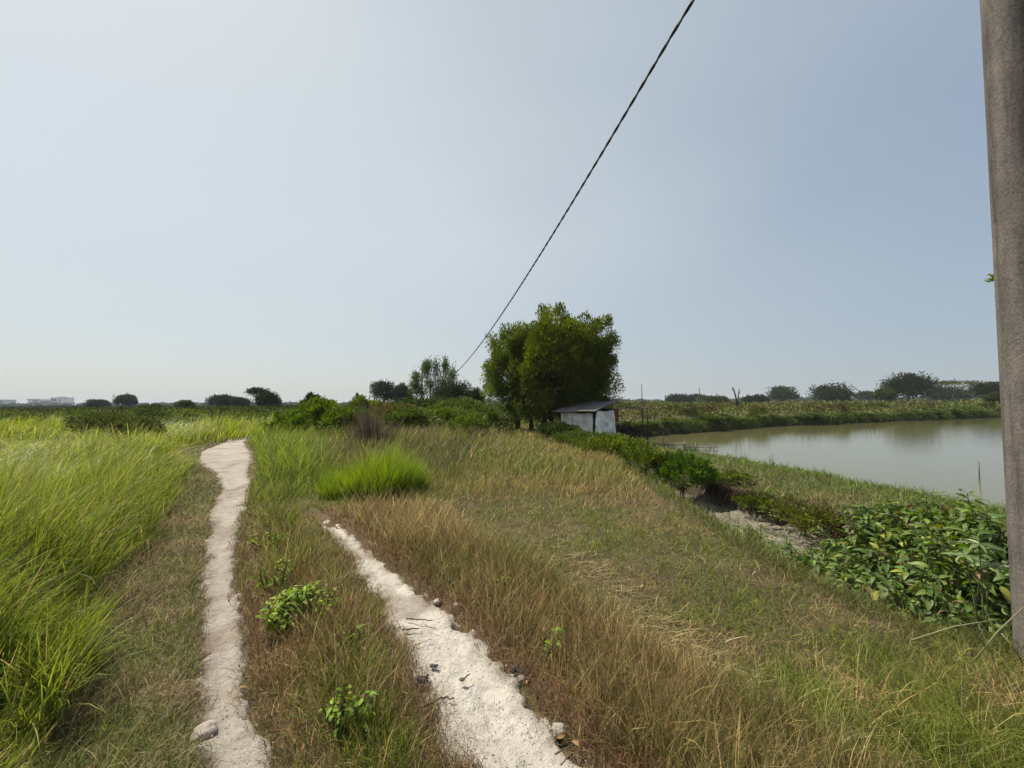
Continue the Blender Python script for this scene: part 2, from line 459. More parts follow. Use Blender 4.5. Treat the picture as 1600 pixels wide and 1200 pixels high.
base = base * (1 - far) + far * np.array([.085, .095, .038])
mc = np.array([.25, .225, .17]) * (.75 + .5 * vn(GX * 3, GY * 3, 5))[..., None] * (0.45 + .55 * ss(0, .16, crk))[..., None]
base = base * (1 - mud[..., None]) + mc * mud[..., None]
cut = (ss(-.22, -.05, GX - XC(GY)) * ss(.30, .12, GX - XC(GY)) * ss(14, 12, GY))[..., None]
base = base * (1 - cut * .8) + np.array([.05, .034, .024]) * cut * .8
wet = (ss(-.35, -.62, GZ) * (GX > 5))[..., None]
base = base * (1 - wet) + wet * np.array([.045, .04, .025])
g = G(); g.grid(np.stack([GX, GY, GZ], -1), base)
ground = tag(g.obj('ground', M_soil), kind='structure')

# water
g = G(); x0, x1, y0, y1 = -8, 420, -30, 160
g.add([(x0, y0, WZ), (x1, y0, WZ), (x1, y1, WZ), (x0, y1, WZ)], [(0, 1, 2, 3)])
tag(g.obj('pond', M_water, smooth=False), kind='structure')

# sandy wheel tracks
def pathmesh(name, PY, XL, XR, ymax, colour, seed, nx=70, name_gap=False):
    ys = np.exp(np.linspace(math.log(.75), math.log(ymax), 420))
    u = np.linspace(0, 1, nx)
    xl = np.interp(ys, PY, XL); xr = np.interp(ys, PY, XR)
    wob = .22
    X = xl[:, None] - wob + (xr - xl + 2 * wob)[:, None] * u[None]
    Yg = np.repeat(ys[:, None], nx, 1)
    d = np.maximum(xl[:, None] - X, X - xr[:, None])         # >0 outside
    rag = .20 * (fbm(X * 3, Yg * 3, seed, 4) - .5) + .20 * (fbm(X * 11, Yg * 11, seed + 3, 3) - .5)
    e = ss(.045, -.045, d + rag * np.clip((xr - xl)[:, None] * 2.2, .35, 1))
    if name_gap: e = e * (1 - ss(4.6, 6.5, Yg) * ss(.60, .45, fbm(X * 2.1, Yg * 1.4, seed + 31, 3)) * .9)
    bumpz = .035 * (fbm(X * 4, Yg * 4, seed + 5, 4) - .5) + .015 * (fbm(X * 14, Yg * 14, seed + 7, 3) - .5)
    Z = H(X, Yg) + (e * 1.0) * .004 - (1 - e) * .07 + bumpz * e - .02 * ss(.2, 0, np.abs(u - .5))[None]
    n_ = fbm(X * 1.3, Yg * 1.3, seed + 9, 3)[..., None]
    c_ = np.array(colour) * (.86 + .28 * n_)
    st_ = (ss(-.14, .02, d + rag) * .55 + .5 * ss(.60, .72, fbm(X * 2.4, Yg * 2.4, seed + 41, 3)))[..., None].clip(0, 1)
    c_ = c_ * (1 - st_) + np.array([.20, .155, .115]) * st_
    g = G(); g.grid(np.stack([X, Yg, Z], -1), c_)
    return tag(g.obj(name, M_sand), kind='structure')
pathmesh('path', LY, LXL, LXR, 30, (.35, .312, .262), 81)
pathmesh('path', RY, RXL - .05 * ss(5, 3, RY), RXR, RY[-1], (.49, .450, .385), 91, name_gap=True)

# ------------------------------------------------------------------ grass
def sample(n, y0, y1, k=1.42, pad=.5):
    Y = np.exp(rng.uniform(math.log(y0), math.log(y1), n))
    X = rng.uniform(-1, 1, n) * (k * Y + pad)
    return X, Y
def GLs(Y):   # edge of the tall grass on the left (base line)
    return np.interp(Y, [0, 1.5, 2, 3, 4.0, 5, 6.1, 8, 10, 12, 14, 16.5, 18.5, 25, 40], [-1.75, -2.05, -2.35, -3.1, -3.75, -4.5, -5.2, -6.6, -8.2, -10.2, -12.2, -13.6, -13.4, -14, -16])
def mixcol(a, b, t): return np.asarray(a)[None] * (1 - t[:, None]) + np.asarray(b)[None] * t[:, None]
def jitter(c, s=.18): return np.clip(c * (1 + rng.normal(0, s, (len(c), 1))) * (1 + rng.normal(0, .06, (len(c), 3))), .004, 1)
BRI = (.235, .285, .040); GRN = (.125, .160, .032); DRK = (.036, .078, .014); OLV = (.15, .150, .034)
TAN = (.40, .295, .135); STR = (.46, .37, .20); BRN = (.205, .135, .060); RED = (.19, .100, .062); PUR = (.11, .075, .06)
YEL = (.24, .29, .035)
BX, BY = P(585, 772)      # the bright clump
def water(X, Y): return H(X, Y) < WZ + .03

def tall_zone():
    g = G()
    X, Y = sample(185000, 1.0, 34, 1.45, .8)
    n2 = fbm(X * .9, Y * .9, 101, 3)
    keep = X < GLs(Y) + .55 * (n2 - .5)
    far_ok = Y < 30
    X, Y, n2 = X[keep & far_ok], Y[keep & far_ok], n2[keep & far_ok]
    n = len(X); big = fbm(X * .33, Y * .33, 103, 3); e = GLs(Y) - X
    clump = fbm(X * 2.2, Y * 2.2, 105, 2)
    h = (.42 + .85 * ss(.25, .75, clump) + .25 * rng.random(n)) * (.55 + .45 * ss(0, .7, e)) * (0.92 + .25 * (big - .5))
    h *= np.where(Y < 2.5, .78, 1)
    az = (big - .5) * 5.0 + rng.normal(0, 1.0, n) + .15
    az = np.where(e < .8, rng.normal(-.2, .9, n), az)
    flat = ss(.46, .62, fbm(X * .4, Y * .4 + 3, 109, 2)) * ss(6, 8, Y)
    th = np.abs(rng.normal(.14, .14, n)) + flat * .5
    bd = np.abs(rng.normal(.85, .45, n)) + flat * .9
    wd = np.maximum(.0075 + .006 * rng.random(n), .0022 * Y)
    br_ = rng.random(n)
    tcol = np.clip(big * 1.6 - .35 + rng.normal(0, .22, n), 0, 1)
    c = mixcol(GRN, BRI, tcol)
    fy = ss(9, 17, Y) * .9; c = c * (1 - fy[:, None]) + np.array(YEL) * .95 * fy[:, None]
    pal = ss(.5, .62, fbm(X * .45, Y * .45 + 3, 109, 2)) * ss(5, 7, Y) * .6; c = c * (1 - pal[:, None]) + np.array([.30, .33, .11]) * pal[:, None]
    c = c * np.where(br_ < .3, .55, np.where(br_ > .85, 1.5, 1.05))[:, None]
    dry = rng.random(n) < .05; c[dry] = np.array(TAN) * 1.1
    tip = c * np.array([1.25, 1.15, 1.2]) 
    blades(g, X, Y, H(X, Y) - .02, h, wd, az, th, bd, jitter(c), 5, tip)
    return g
tag(tall_zone().obj('tall_grass', M_grass), 'tall bright green wind-bent grass filling the field left of the sandy track', 'grass', kind='stuff')

def cover_zone():
    """low trampled mixed turf everywhere, and the taller dry stands"""
    g = G(); gd = G()
    X, Y = sample(430000, 1.0, 30)
    a = dL(X, Y); b_ = dR(X, Y)
    rag = .13 * (fbm(X * 5, Y * 5, 121, 3) - .5)
    keep = (a + rag > rng.uniform(-.10, .03, len(X))) & (b_ + rag > rng.uniform(-.09, .03, len(X)) - .25 * ss(5.5, 8, Y) * rng.random(len(X))) & ~water(X, Y)
    inmud = (X - E1(Y) > .35) & (X < XC(Y) + .05) & (Y < 10) & (Y > 4.2)
    keep &= ~(inmud & (rng.random(len(X)) < .965))
    keep &= ~((X < GLs(Y) - .5) & (rng.random(len(X)) < .85))
    keep &= ~((Y > 24) & (X > 2))
    X, Y = X[keep], Y[keep]; n = len(X)
    a = dL(X, Y); b_ = dR(X, Y); e1 = E1(Y)
    LXRi = np.interp(Y, LY, LXR); RXLi = np.interp(Y, RY, RXL); RXRi = np.interp(Y, RY, RXR)
    past = Y > RY[-1] - .3
    left = (X < np.interp(Y, LY, LXL))
    med = (X > LXRi) & (X < RXLi) & ~past
    right = (X > RXRi) & ~past
    mid = past & (X > LXRi)
    slope = X > e1 - .15
    f1_ = fbm(X * 1.1, Y * 1.1, 131, 3); f2_ = fbm(X * 2.6, Y * 2.6, 133, 3); f3_ = fbm(X * .5, Y * .5, 135, 3)
    # ---- height and colour by zone
    h = np.full(n, .07); c = mixcol(OLV, BRN, np.clip(f2_ * 1.5 - .3, 0, 1)); bend = np.abs(rng.normal(1.0, .5, n)); th = np.abs(rng.normal(.5, .35, n))
    az = rng.uniform(0, 6.28, n)
    dry = np.zeros(n, bool)
    # left verge: short green/brown mat, sheared
    k = left
    h[k] = (.05 + .07 * f2_[k] + .03 * rng.random(k.sum())) * (1 + .8 * ss(.9, .1, X[k] - GLs(Y[k])))
    br = ss(.42, .62, f2_[k] + .12 * rng.normal(0, 1, k.sum()))
    c[k] = mixcol((.140, .155, .040), (.30, .225, .12), br)
    az[k] = rng.normal(.5, 2.2, k.sum())
    # the median: thin red-brown and green grass
    k = med
    ed = np.minimum(X - LXRi, RXLi - X)[k]
    h[k] = (.11 + .24 * ss(.05, .65, ed) * (.5 + f2_[k])) * rng.uniform(.45, 1.15, k.sum()) * (.75 + .25 * ss(1.5, 3, Y[k]))
    gr = ss(.38, .58, f1_[k] + .18 * rng.normal(0, 1, k.sum()) + .20 * ss(3.2, 5.5, Y[k]) - .07)
    cc = mixcol(BRN, (.125, .160, .022), gr)
    rd = (ed < .22) & (rng.random(k.sum()) < .3); cc[rd] = RED
    tn = rng.random(k.sum()) < .22; cc[tn] = TAN
    c[k] = cc; th[k] = np.abs(rng.normal(.25, .22, k.sum())); bend[k] = np.abs(rng.normal(.6, .4, k.sum()))
    # right of the right track
    k = right & ~slope
    dr_ = (X - RXRi)[k]; Yk = Y[k]
    # band of dry stands beside the track
    wband = np.interp(Yk, [1, 2, 3, 4, 6, 8], [.95, 1.1, 1.15, 1.25, 1.6, 2.2]) + .5 * (f1_[k] - .5)
    inb = ss(.25, -.15, dr_ - wband)
    hd = (.10 + (.20 + .16 * ss(3, 4.5, Yk)) * ss(0, .35, dr_) * (.45 + .9 * f2_[k])) * rng.uniform(.5, 1.15, k.sum())
    hl = (.05 + .12 * f2_[k] + .10 * ss(2.9, 2.1, Yk)) * rng.uniform(.4, 1.3, k.sum())
    h[k] = hd * inb + hl * (1 - inb)
    gr = ss(.40, .60, f1_[k] + .14 * rng.normal(0, 1, k.sum()))
    # dry more near Y 3.5-6, greener close to the camera
    dn = np.clip(ss(.2, .75, f3_[k] + .25 * (Yk - 3.2) / 3), 0, 1)
    cb = mixcol((.185, .140, .050), TAN, np.clip(dn * .8 + .22 + rng.normal(0, .25, k.sum()), 0, 1))
    cb2 = mixcol(BRN, (.125, .140, .030), np.clip(gr + .15, 0, 1))
    sel = rng.random(k.sum()) < (.5 + .4 * dn)
    cb = np.where(sel[:, None], cb, cb2)
    rd = (dr_ < .18) & (rng.random(k.sum()) < .55); cb[rd] = np.array(RED)
    low = mixcol((.34, .235, .105), (.145, .170, .026), np.clip(ss(.36, .54, f2_[k] * .5 + f1_[k] * .5 + .10 * rng.normal(0, 1, k.sum())), 0, 1))
    # tongue of flattened straw
    ton = np.exp(-((X[k] - np.interp(Yk, [1.5, 2.6, 3.2, 4.2, 5.5], [1.75, 1.28, .95, .62, .5])) / .16) ** 2) * ss(5.5, 4, Yk)
    sw = rng.random(k.sum()) < ton * .38; low[sw] = np.array(STR) * .8
    c[k] = cb * inb[:, None] + low * (1 - inb[:, None])
    kk = np.where(k)[0][sw]; th[kk] = 1.1; h[kk] = .2; az[kk] = rng.normal(-.9, .8, len(kk)) ; bend[kk] = .5
    ib = np.where(k)[0][inb > .5]; th[ib] = np.abs(rng.normal(.28, .24, len(ib))); bend[ib] = np.abs(rng.normal(.5, .35, len(ib)))
    # middle distance
    k = mid & ~slope
    dxp = (X - LXRi)[k]; Yk = Y[k]; Xk = X[k]
    hm = .10 + .34 * f1_[k] + .25 * ss(8, 13, Yk) * ss(1.5, -3, Xk)
    gl = ss(2.6, .9, dxp) * ss(7.3, 9, Yk)       # green stand beside the path bend
    hm = hm * (1 - gl) + gl * (.75 + .35 * f2_[k]) * ss(.0, .6, dxp)
    hm = hm * (.35 + .65 * ss(RY[-1] + .0, RY[-1] + 1.2, Yk + .8 * ss(-3.6, -4.2, Xk)))
    cm = mixcol((.135, .170, .026), (.25, .21, .065), np.clip(ss(.35, .65, f3_[k] + .12 * (Xk + 1) / 3 + .15 * rng.normal(0, 1, k.sum())), 0, 1))
    pu = (rng.random(k.sum()) < .38 * ss(-7, -4.5, Xk) * ss(.5, -2, Xk) * ss(8, 9.5, Yk)); cm[pu] = np.array(PUR) * 1.15
    ta = rng.random(k.sum()) < np.where(Xk > -1.2, .20, .08); cm[ta] = np.array(TAN) * .95
    nearb = ss(8.3, 7.2, Yk) * ss(-3.2, -1, Xk); tb = rng.random(k.sum()) < nearb * .6; cm[tb] = mixcol(BRN, TAN, rng.random(tb.sum()))
    yg = rng.random(k.sum()) < gl * .85; cm[yg] = mixcol(GRN, BRI, rng.random(yg.sum()))
    # lighter green patches
    for (qx, qy, r_, pr) in ((560, 782, 1.2, .75), (640, 770, .8, .5), (708, 690, .9, .8), (470, 760, .8, .75), (655, 660, 1.6, .6), (820, 775, .6, .4), (900, 800, .7, .4)):
        cx, cy = P(qx, qy, .1); s_ = np.exp(-(((Xk - cx) / r_) ** 2 + ((Yk - cy) / (r_ * 1.3)) ** 2)); s_ = rng.random(k.sum()) < s_ * pr
        cm[s_] = mixcol(GRN, BRI, rng.random(s_.sum()) * .8)
    c[k] = cm; h[k] = hm * rng.uniform(.5, 1.12, k.sum())
    th[k] = np.abs(rng.normal(.2, .2, k.sum())); bend[k] = np.abs(rng.normal(.7, .4, k.sum()))
    az[k] = rng.normal(.3, 1.4, k.sum())
    # ditch shoulder and dike
    k = slope
    Xk = X[k]; Yk = Y[k]; on = Xk > XC(Yk)
    h[k] = np.where(on, .08 + .16 * f1_[k] + .05 * rng.random(k.sum()), .09 + .20 * f2_[k]) * rng.uniform(.55, 1.3, k.sum())
    dkd = ss(.50, .62, f1_[k] + .1 * rng.normal(0, 1, k.sum())) * ss(3.2, .2, Xk - XC(Yk))
    c1 = mixcol((.120, .165, .028), (.26, .20, .09), dkd)
    c2 = mixcol((.15, .13, .040), (.110, .145, .030), f2_[k])
    c[k] = np.where(on[:, None], c1, c2)
    edge_ = on & (Xk - XC(Yk) < .35) & (Yk < 13); edge_ &= rng.random(k.sum()) < .6; kk = np.where(k)[0][edge_]
    h[kk] = .3 * rng.uniform(.5, 1.2, len(kk)); th[kk] = 1.0; az[kk] = np.pi + rng.normal(0, .5, len(kk)); bend[kk] = 1.6
    c[kk] = mixcol((.13, .085, .045), (.22, .16, .08), rng.random(len(kk)))
    h = h * (1 + .25 * rng.normal(0, 1, n)).clip(.4, 1.8)
    # sparse long stalks
    stal = (rng.random(n) < .012) & (b_ > .4) & (X < e1); h[stal] *= 1.6; th[stal] += .35
    wd = np.maximum(rng.uniform(.0026, .0052, n), .0015 * Y)
    br_ = rng.random(n); c = c * np.where(br_ < .25, .6, np.where(br_ > .82, 1.75, 1.12))[:, None]; th = th + np.where(rng.random(n) < .3, np.abs(rng.normal(.4, .3, n)), 0)
    dm = (c[:, 0] > c[:, 1] * 1.05)
    Z = H(X, Y) - .012
    c = jitter(c, .22)
    for gg, s_ in ((gd, dm), (g, ~dm)):
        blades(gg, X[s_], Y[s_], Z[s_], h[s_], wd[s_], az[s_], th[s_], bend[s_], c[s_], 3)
    return g, gd
g1, g2 = cover_zone()
tag(g1.obj('meadow_grass', M_grass), 'short olive green grass growing beside and between the sandy tracks', 'grass', kind='stuff')
tag(g2.obj('dry_grass', M_dry), 'brown and straw coloured dry grass standing beside the sandy tracks', 'grass', kind='stuff')

# the bright yellow-green clump
def tuft(cx, cy, rx, ry, n, hgt, cols, label, name='grass_tuft', lean=.0, bw=.006):
    g = G(); a = rng.uniform(0, 6.28, n); r = np.sqrt(rng.random(n))
    x = rx * r * np.cos(a) * (1 + .15 * np.sin(3 * a)); y = ry * r * np.sin(a)
    lb = rng.random(n); L1 = lb < .28; L2 = lb > .80
    x = np.where(L1, x * .55 - rx * .75, np.where(L2, x * .45 + rx * .62, x * .8)); y = np.where(L1, y * .6 - ry * .35, np.where(L2, y * .5 + ry * .1, y))
    h = hgt * (1 - .45 * r ** 2) * rng.uniform(.45, 1.15, n) * np.where(L1, .62, np.where(L2, .75, 1.08)) * (.72 + .55 * fbm(x * 2.6 + 5, y * 2.6, 19, 2))
    azz = np.arctan2(y, x) + rng.normal(0, .7, n)
    azz = np.where(rng.random(n) < .45, rng.normal(-.1, .5, n), azz)
    D_ = math.hypot(cx, cy)
    c = mixcol(cols[0], cols[1], rng.random(n))
    z = H(cx + x, cy + y) - H(np.array([cx]), np.array([cy]))[0] - .02
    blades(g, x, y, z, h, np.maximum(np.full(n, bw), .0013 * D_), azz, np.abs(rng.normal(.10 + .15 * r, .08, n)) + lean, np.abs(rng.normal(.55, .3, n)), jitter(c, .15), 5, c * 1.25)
    return tag(g.obj(name, M_grass, loc=(cx, cy, float(H(cx, cy)))), label, 'grass tuft')
tuft(BX, BY + .25, .76, .70, 4600, .92, ((.105, .165, .02), (.27, .33, .035)), 'glowing yellow-green grass clump standing alone right of the bend of the track', bw=.008)

# litter on the sand
def litter():
    g = G(); n = 9000
    X, Y = sample(90000, 1.3, 12)
    a = dL(X, Y); b_ = dR(X, Y)
    k = (((a < .05) & (rng.random(len(X)) < .12 + .6 * ss(-.14, 0, a))) | ((b_ < .12) & (rng.random(len(X)) < .12 + .8 * ss(-.14, 0, b_))))
    X, Y = X[k], Y[k]; n = len(X)
    h = rng.uniform(.02, .10, n); th = rng.normal(1.5, .09, n)
    c = mixcol((.10, .065, .045), (.30, .22, .13), rng.random(n) ** 1.5)
    blades(g, X, Y, H(X, Y) + .022 + .01 * rng.random(n), h, np.maximum(.0022, .0011 * Y), rng.uniform(0, 6.28, n), th, rng.normal(.0, .2, n), jitter(c), 2)
    # crumbs
    m_ = 2600
    X, Y = sample(11000, 1.4, 8)
    k = (dL(X, Y) < 0) | (dR(X, Y) < .02); X, Y = X[k][:m_ * 3], Y[k][:m_ * 3]; n = len(X)
    s_ = rng.uniform(.002, .007, n)
    Z = H(X, Y) + .022
    th_ = rng.uniform(0, 6.28, n)
    v = [np.stack([X + s_ * np.cos(th_ + q), Y + s_ * np.sin(th_ + q), Z], -1) for q in (0, 2.1, 4.2)] + [np.stack([X, Y, Z + s_ * 1.1], -1)]
    V = np.stack(v, 1).reshape(-1, 3); i = np.arange(n)[:, None] * 4
    cc = np.repeat(mixcol((.06, .045, .035), (.40, .34, .27), rng.random(n)), 4, 0)
    g.add(V, np.concatenate([i + [[0, 1, 3]], i + [[1, 2, 3]], i + [[2, 0, 3]]]), cc)
    return g
tag(litter().obj('litter', M_dry), 'dead grass bits and soil crumbs strewn over the white sand', 'litter', kind='stuff')
# ------------------------------------------------------------------ foliage builders
def crown_pts(rad, ncl, per, rc, shell=.55, shoots=.0, flat=1.0, cut=-1.0, boxy=0):
    """leaf points gathered in clumps through an ellipsoid; returns points, outward dirs, clump id, clump centres"""
    d = rng.normal(0, 1, (ncl * 3, 3)); d /= np.linalg.norm(d, axis=1)[:, None]
    d = d[d[:, 2] > cut][:ncl]; ncl = len(d)
    if boxy: d = d / ((np.abs(d) ** boxy).sum(1) ** (1 / boxy))[:, None]
    r = shell + (1 - shell) * rng.random(ncl) ** .6
    lump = 1 + .22 * (vn(d[:, 0] * 2.2 + 9, d[:, 1] * 2.2 + d[:, 2] * 1.7, 3) - .5) * 2
    cc = d * (r * lump)[:, None] * np.array(rad)
    o = rng.normal(0, 1, (ncl, per, 3)); o /= np.linalg.norm(o, axis=2)[..., None]; o *= (rng.random((ncl, per, 1)) ** .45)
    o = o * rc * rng.uniform(.6, 1.25, (ncl, 1, 1)) * np.array([1, 1, flat])
    if shoots > 0:
        u = rng.random((ncl, per, 1)); sh = (d[:, None] * .5 + np.array([0, 0, .8])) * u * shoots
        o = o * (1 - .55 * u) + sh
    p = cc[:, None] + o
    out_ = o * 1.2 + d[:, None] * rc + np.array([0, 0, .3 * rc])
    ids = np.repeat(np.arange(ncl), per)
    return p.reshape(-1, 3), out_.reshape(-1, 3), ids, cc
def limb(g, a, b, r0, r1, col, n=6, sag=.15, sides=6, wig=.06):
    a = np.asarray(a, float); b = np.asarray(b, float); L_ = np.linalg.norm(b - a)
    t_ = np.linspace(0, 1, n)[:, None]
    p = a + (b - a) * t_ + np.array([0, 0, 1]) * sag * L_ * np.sin(np.pi * t_) * .5
    p[1:-1] += rng.normal(0, wig * L_ * .5, (n - 2, 3))
    g.tube(p, np.linspace(r0, r1, n), sides, col)
def tree_thing(loc, h, wd, label, cat='tree', name='tree', crown_h=None, ncl=60, per=60, leaf=.3, cols=(DRK, GRN), shoots=0, trunks=((0, 0),), tr=None,
               group=None, rcf=.2, flat=.8, depth=None, cut=-.6, lean=(0, 0), mat=None, bark=(.10, .085, .065), shell=.45, thing=True):
    crown_h = crown_h or h * .75; tr = tr or wd * .03
    root = empty(name, loc)
    rad = np.array([wd / 2, (depth or wd) / 2, crown_h / 2])
    rc = wd * rcf
    rad2 = np.maximum(rad - rc * .7, rad * .3)
    p, o, ids, cc = crown_pts(rad2, ncl, per, rc, shell, shoots, flat, cut)
    cen = np.array([lean[0], lean[1], h - crown_h / 2])
    p = p + cen; cc = cc + cen
    k = p[:, 2] > .02; p, o, ids = p[k], o[k], ids[k]
    tcl = rng.random(ncl + 1)
    c = mixcol(cols[0], cols[1], np.clip(tcl[ids] * .7 + .3 * rng.random(len(ids)), 0, 1))
    g = G(); cards(g, p, o + rng.normal(0, .5, o.shape) * rc, leaf * rng.uniform(.6, 1.2, len(p)), jitter(c, .15))
    g.obj('crown', mat or M_leaf, root)
    g = G()
    for (tx, ty) in trunks:
        top = cen + np.array([tx * .2, ty * .2, -crown_h * .22])
        limb(g, (tx, ty, -.15), top, tr, tr * .5, bark, 7, 0, 8)
        for q in rng.choice(len(cc), min(len(cc), 9), replace=False):
            if cc[q][2] > top[2] * .6: limb(g, top * .8 + np.array([tx, ty, 0]) * .2, cc[q], tr * .4, tr * .12, bark, 5, .1, 5)
    g.obj('trunk', M_bark, root)
    return tag(root, label, cat, group)
def GZ0(x, y): return float(H(np.array([x]), np.array([y]))[0])

# ------------------------------------------------------------------ main trees by the hut
def big_tree(px, by, Y, top, xl, xr, bot, label, ncl, per, trunk_px, col):
    per = int(per * 3.0)
    x0 = at(px, by, Y)[0]; z0 = GZ0(x0, Y)
    root = empty('tree', (x0, Y, z0))
    A = at(xl, top + 14, Y); B = at(xr, bot + 22, Y)
    cx, cz = (A[0] + B[0]) / 2 - x0, (A[2] + B[2]) / 2 - z0
    rad = np.array([(B[0] - A[0]) / 2, (B[0] - A[0]) / 2 * .9, (A[2] - B[2]) / 2])
    rc = .68
    p, o, ids, cc = crown_pts(rad - np.array([.35, .35, .45]), ncl, per, rc, .36, .50, .95, -.97, 3.2)
    # lower part of the crown wider (hanging skirt)
    cen = np.array([cx, 0, cz]); p += cen; cc += cen
    tcl = rng.random(ncl + 1)
    c = mixcol(col[0], col[1], np.clip(tcl[ids] * .6 + .5 * rng.random(len(ids)), 0, 1))
    g = G(); cards(g, p, o + rng.normal(0, .35, o.shape), .15 * rng.uniform(.6, 1.25, len(p)), jitter(c, .18), .5)
    g.obj('crown', M_leaf, root)
    g = G(); bk = (.075, .062, .05)
    for (bx, mx_, tx) in trunk_px:
        b0 = np.array([at(bx, by, Y)[0] - x0, 0, -.2]); m0 = np.array([at(mx_, 640, Y)[0] - x0, .1, at(mx_, 640, Y)[2] - z0])
        t0 = np.array([at(tx, 575, Y)[0] - x0, .1, at(tx, 575, Y)[2] - z0])
        pts = np.array([b0, b0 * .6 + m0 * .4 + [.05, 0, 0], m0, m0 * .5 + t0 * .5 + [-.08, 0, .1], t0])
        g.tube(pts, [.17, .14, .12, .10, .06], 9, bk)
        for q in rng.choice(len(cc), 22, replace=False):
            if np.linalg.norm(cc[q] - t0) < 3.2: limb(g, m0 * .4 + t0 * .6, cc[q], .05, .012, bk, 6, .1, 5)
    g.obj('trunk', M_bark, root)
    return tag(root, label, 'tree')
big_tree(808, 668, 23.5, 500, 760, 862, 650, 'left tree of the dense pair by the hut, with thick dark trunk and low leaves', 190, 75, ((808, 808, 805), (830, 828, 830)), ((.062, .088, .022), (.175, .215, .055)))
big_tree(868, 674, 22.3, 482, 806, 962, 645, 'large rounded dark green tree leaning over the hut roof', 330, 85, ((866, 858, 872), (842, 856, 862)), ((.060, .083, .017), (.175, .205, .040)))

# ------------------------------------------------------------------ guard hut
hx, hy = at(918, 680, 20.3)[:2]
hut = empty('hut', (hx, hy, 0), R(-42))
tag(hut, 'small stilt hut with sloping sheet roof and white plastic sheets for walls', 'hut')
GR = (.42, .42, .40); WD = (.085, .068, .052)
zb = .02; zt = 1.22
g = G(); g.box((0, 0, zb - .05), (1.95, 1.95, .07), col=WD)
for q in np.linspace(-.85, .85, 6): g.box((q, 0, zb - .12), (.05, 2.05, .06), col=WD)
g.obj('floor', M_wood, hut, False)
for sx in (-.88, 0, .88):
    for sy in (-.88, .88):
        g = G(); g.tube([(sx, sy, -1.3), (sx + .02, sy, zb - .1)], .045, 7, WD); g.obj('stilt', M_wood, hut)
for sx, sy in ((-.9, -.9), (.9, -.9), (.9, .9), (-.9, .9)):
    g = G(); top = zt + .05 + (sy + .9) * .24; g.tube([(sx, sy, zb), (sx, sy, top)], .035, 7, WD); g.obj('post', M_wood, hut)
def sheet(u0, u1, z0, z1, axis_, off, seed, amp=.05, skew=0.0, col=(.5, .5, .49), sag=0):
    nu, nv = 40, 34
    U, V = np.meshgrid(np.linspace(0, 1, nu), np.linspace(0, 1, nv))
    u = u0 + (u1 - u0) * U + skew * (1 - V) * U; z = z0 + (z1 - z0) * V - sag * np.sin(np.pi * U) * (1 - V) + .02 * np.sin(9 * U)
    wr = amp * (np.abs(fbm(U * 3 + V * 2 + seed, V * 3 - U * 1.5, seed, 3) - .5) * 2) + amp * .6 * np.sin(U * 21 + V * 3 + seed) * (.3 + V * .3)
    d = off * (1 + 0) + np.sign(off) * wr
    pts = np.stack([u, d, z], -1) if axis_ == 'y' else np.stack([d, u, z], -1)
    st = .48 + .8 * fbm(U * 4 + seed, V * 7, seed + 3, 4)[..., None]; st = st * (1 - .35 * ss(.25, 0, V)[..., None])
    g = G(); g.grid(pts, np.array(col) * st)
    o = g.obj('wall_sheet', M_cloth, hut)
    md = o.modifiers.new('thick', 'SOLIDIFY'); md.thickness = .006
    return o
sheet(-.95, -.48, zb - .02, 1.18, 'y', -.95, 3, .008, col=(.62, .61, .55))['label'] = 'flat pale wall panel of the hut'
sheet(-.50, .90, zb - .10, 1.14, 'y', -.99, 7, .08, col=(.80, .78, .74), sag=.06)
sheet(-.93, .95, zb - .16, 1.24, 'x', .99, 11, .09, .12, col=(.80, .80, .77))
g = G(); g.box((-.93, 0, .62), (.03, 1.8, 1.15), col=(.30, .29, .26)); g.box((0, .93, .70), (1.8, .03, 1.3), col=(.12, .10, .08)); g.obj('back_wall', M_wood, hut, False)
g = G()
for k_ in range(9):
    g.tube([(.92, -.9 + .01, .02 + k_ * .14), (.92, .9, .02 + k_ * .14)], .012, 5, WD)
g.tube([(-.95, -1.0, 1.2), (.95, -1.0, 1.2)], .03, 6, WD); g.tube([(.97, -1.0, 1.22), (.97, .95, 1.66)], .03, 6, WD); g.tube([(-.97, -1.0, 1.22), (-.97, .95, 1.66)], .03, 6, WD)
g.obj('frame', M_wood, hut)
# corrugated roof rising along +y
nu, nv = 150, 14
U, V = np.meshgrid(np.linspace(-1.25, 1.2, nu), np.linspace(-1.35, 1.30, nv))
Zr = 1.24 + (V + 1.35) * .205 + .018 * np.sin(U * 2 * np.pi / .076 * .5) + .03 * np.sin(U * 1.7)
g = G(); g.grid(np.stack([U, V, Zr], -1), np.array([.13, .128, .13])[None, None] * (.6 + .8 * fbm(U * 2, V * 2, 5)[..., None]) + ss(.55, .7, fbm(U * 1.6 + 4, V * 2.4, 15))[..., None] * np.array([.09, .045, .02]))
ro = g.obj('roof', M_metal, hut); md = ro.modifiers.new('thick', 'SOLIDIFY'); md.thickness = .012
g = G()
for q in np.linspace(-1.1, 1.1, 4): g.tube([(-1.2, q, 1.19 + (q + 1.35) * .205), (1.2, q, 1.19 + (q + 1.35) * .205)], .028, 6, WD)
g.obj('rafter', M_wood, hut)
# red cloth at the rear corner, hung from the hut frame
g = G(); U, V = np.meshgrid(np.linspace(0, 1, 14), np.linspace(0, 1, 16))
g.grid(np.stack([1.04 + .05 * np.sin(U * 9), .98 + .26 * U, 1.30 - .62 * V + .03 * np.sin(U * 7)], -1), (.16, .018, .02))
o = g.obj('cloth', M_cloth); o.parent = None; o.location = hut.location; o.rotation_euler = hut.rotation_euler
o.modifiers.new('t', 'SOLIDIFY').thickness = .005
tag(o, 'dark red cloth hanging at the right corner of the hut', 'cloth')
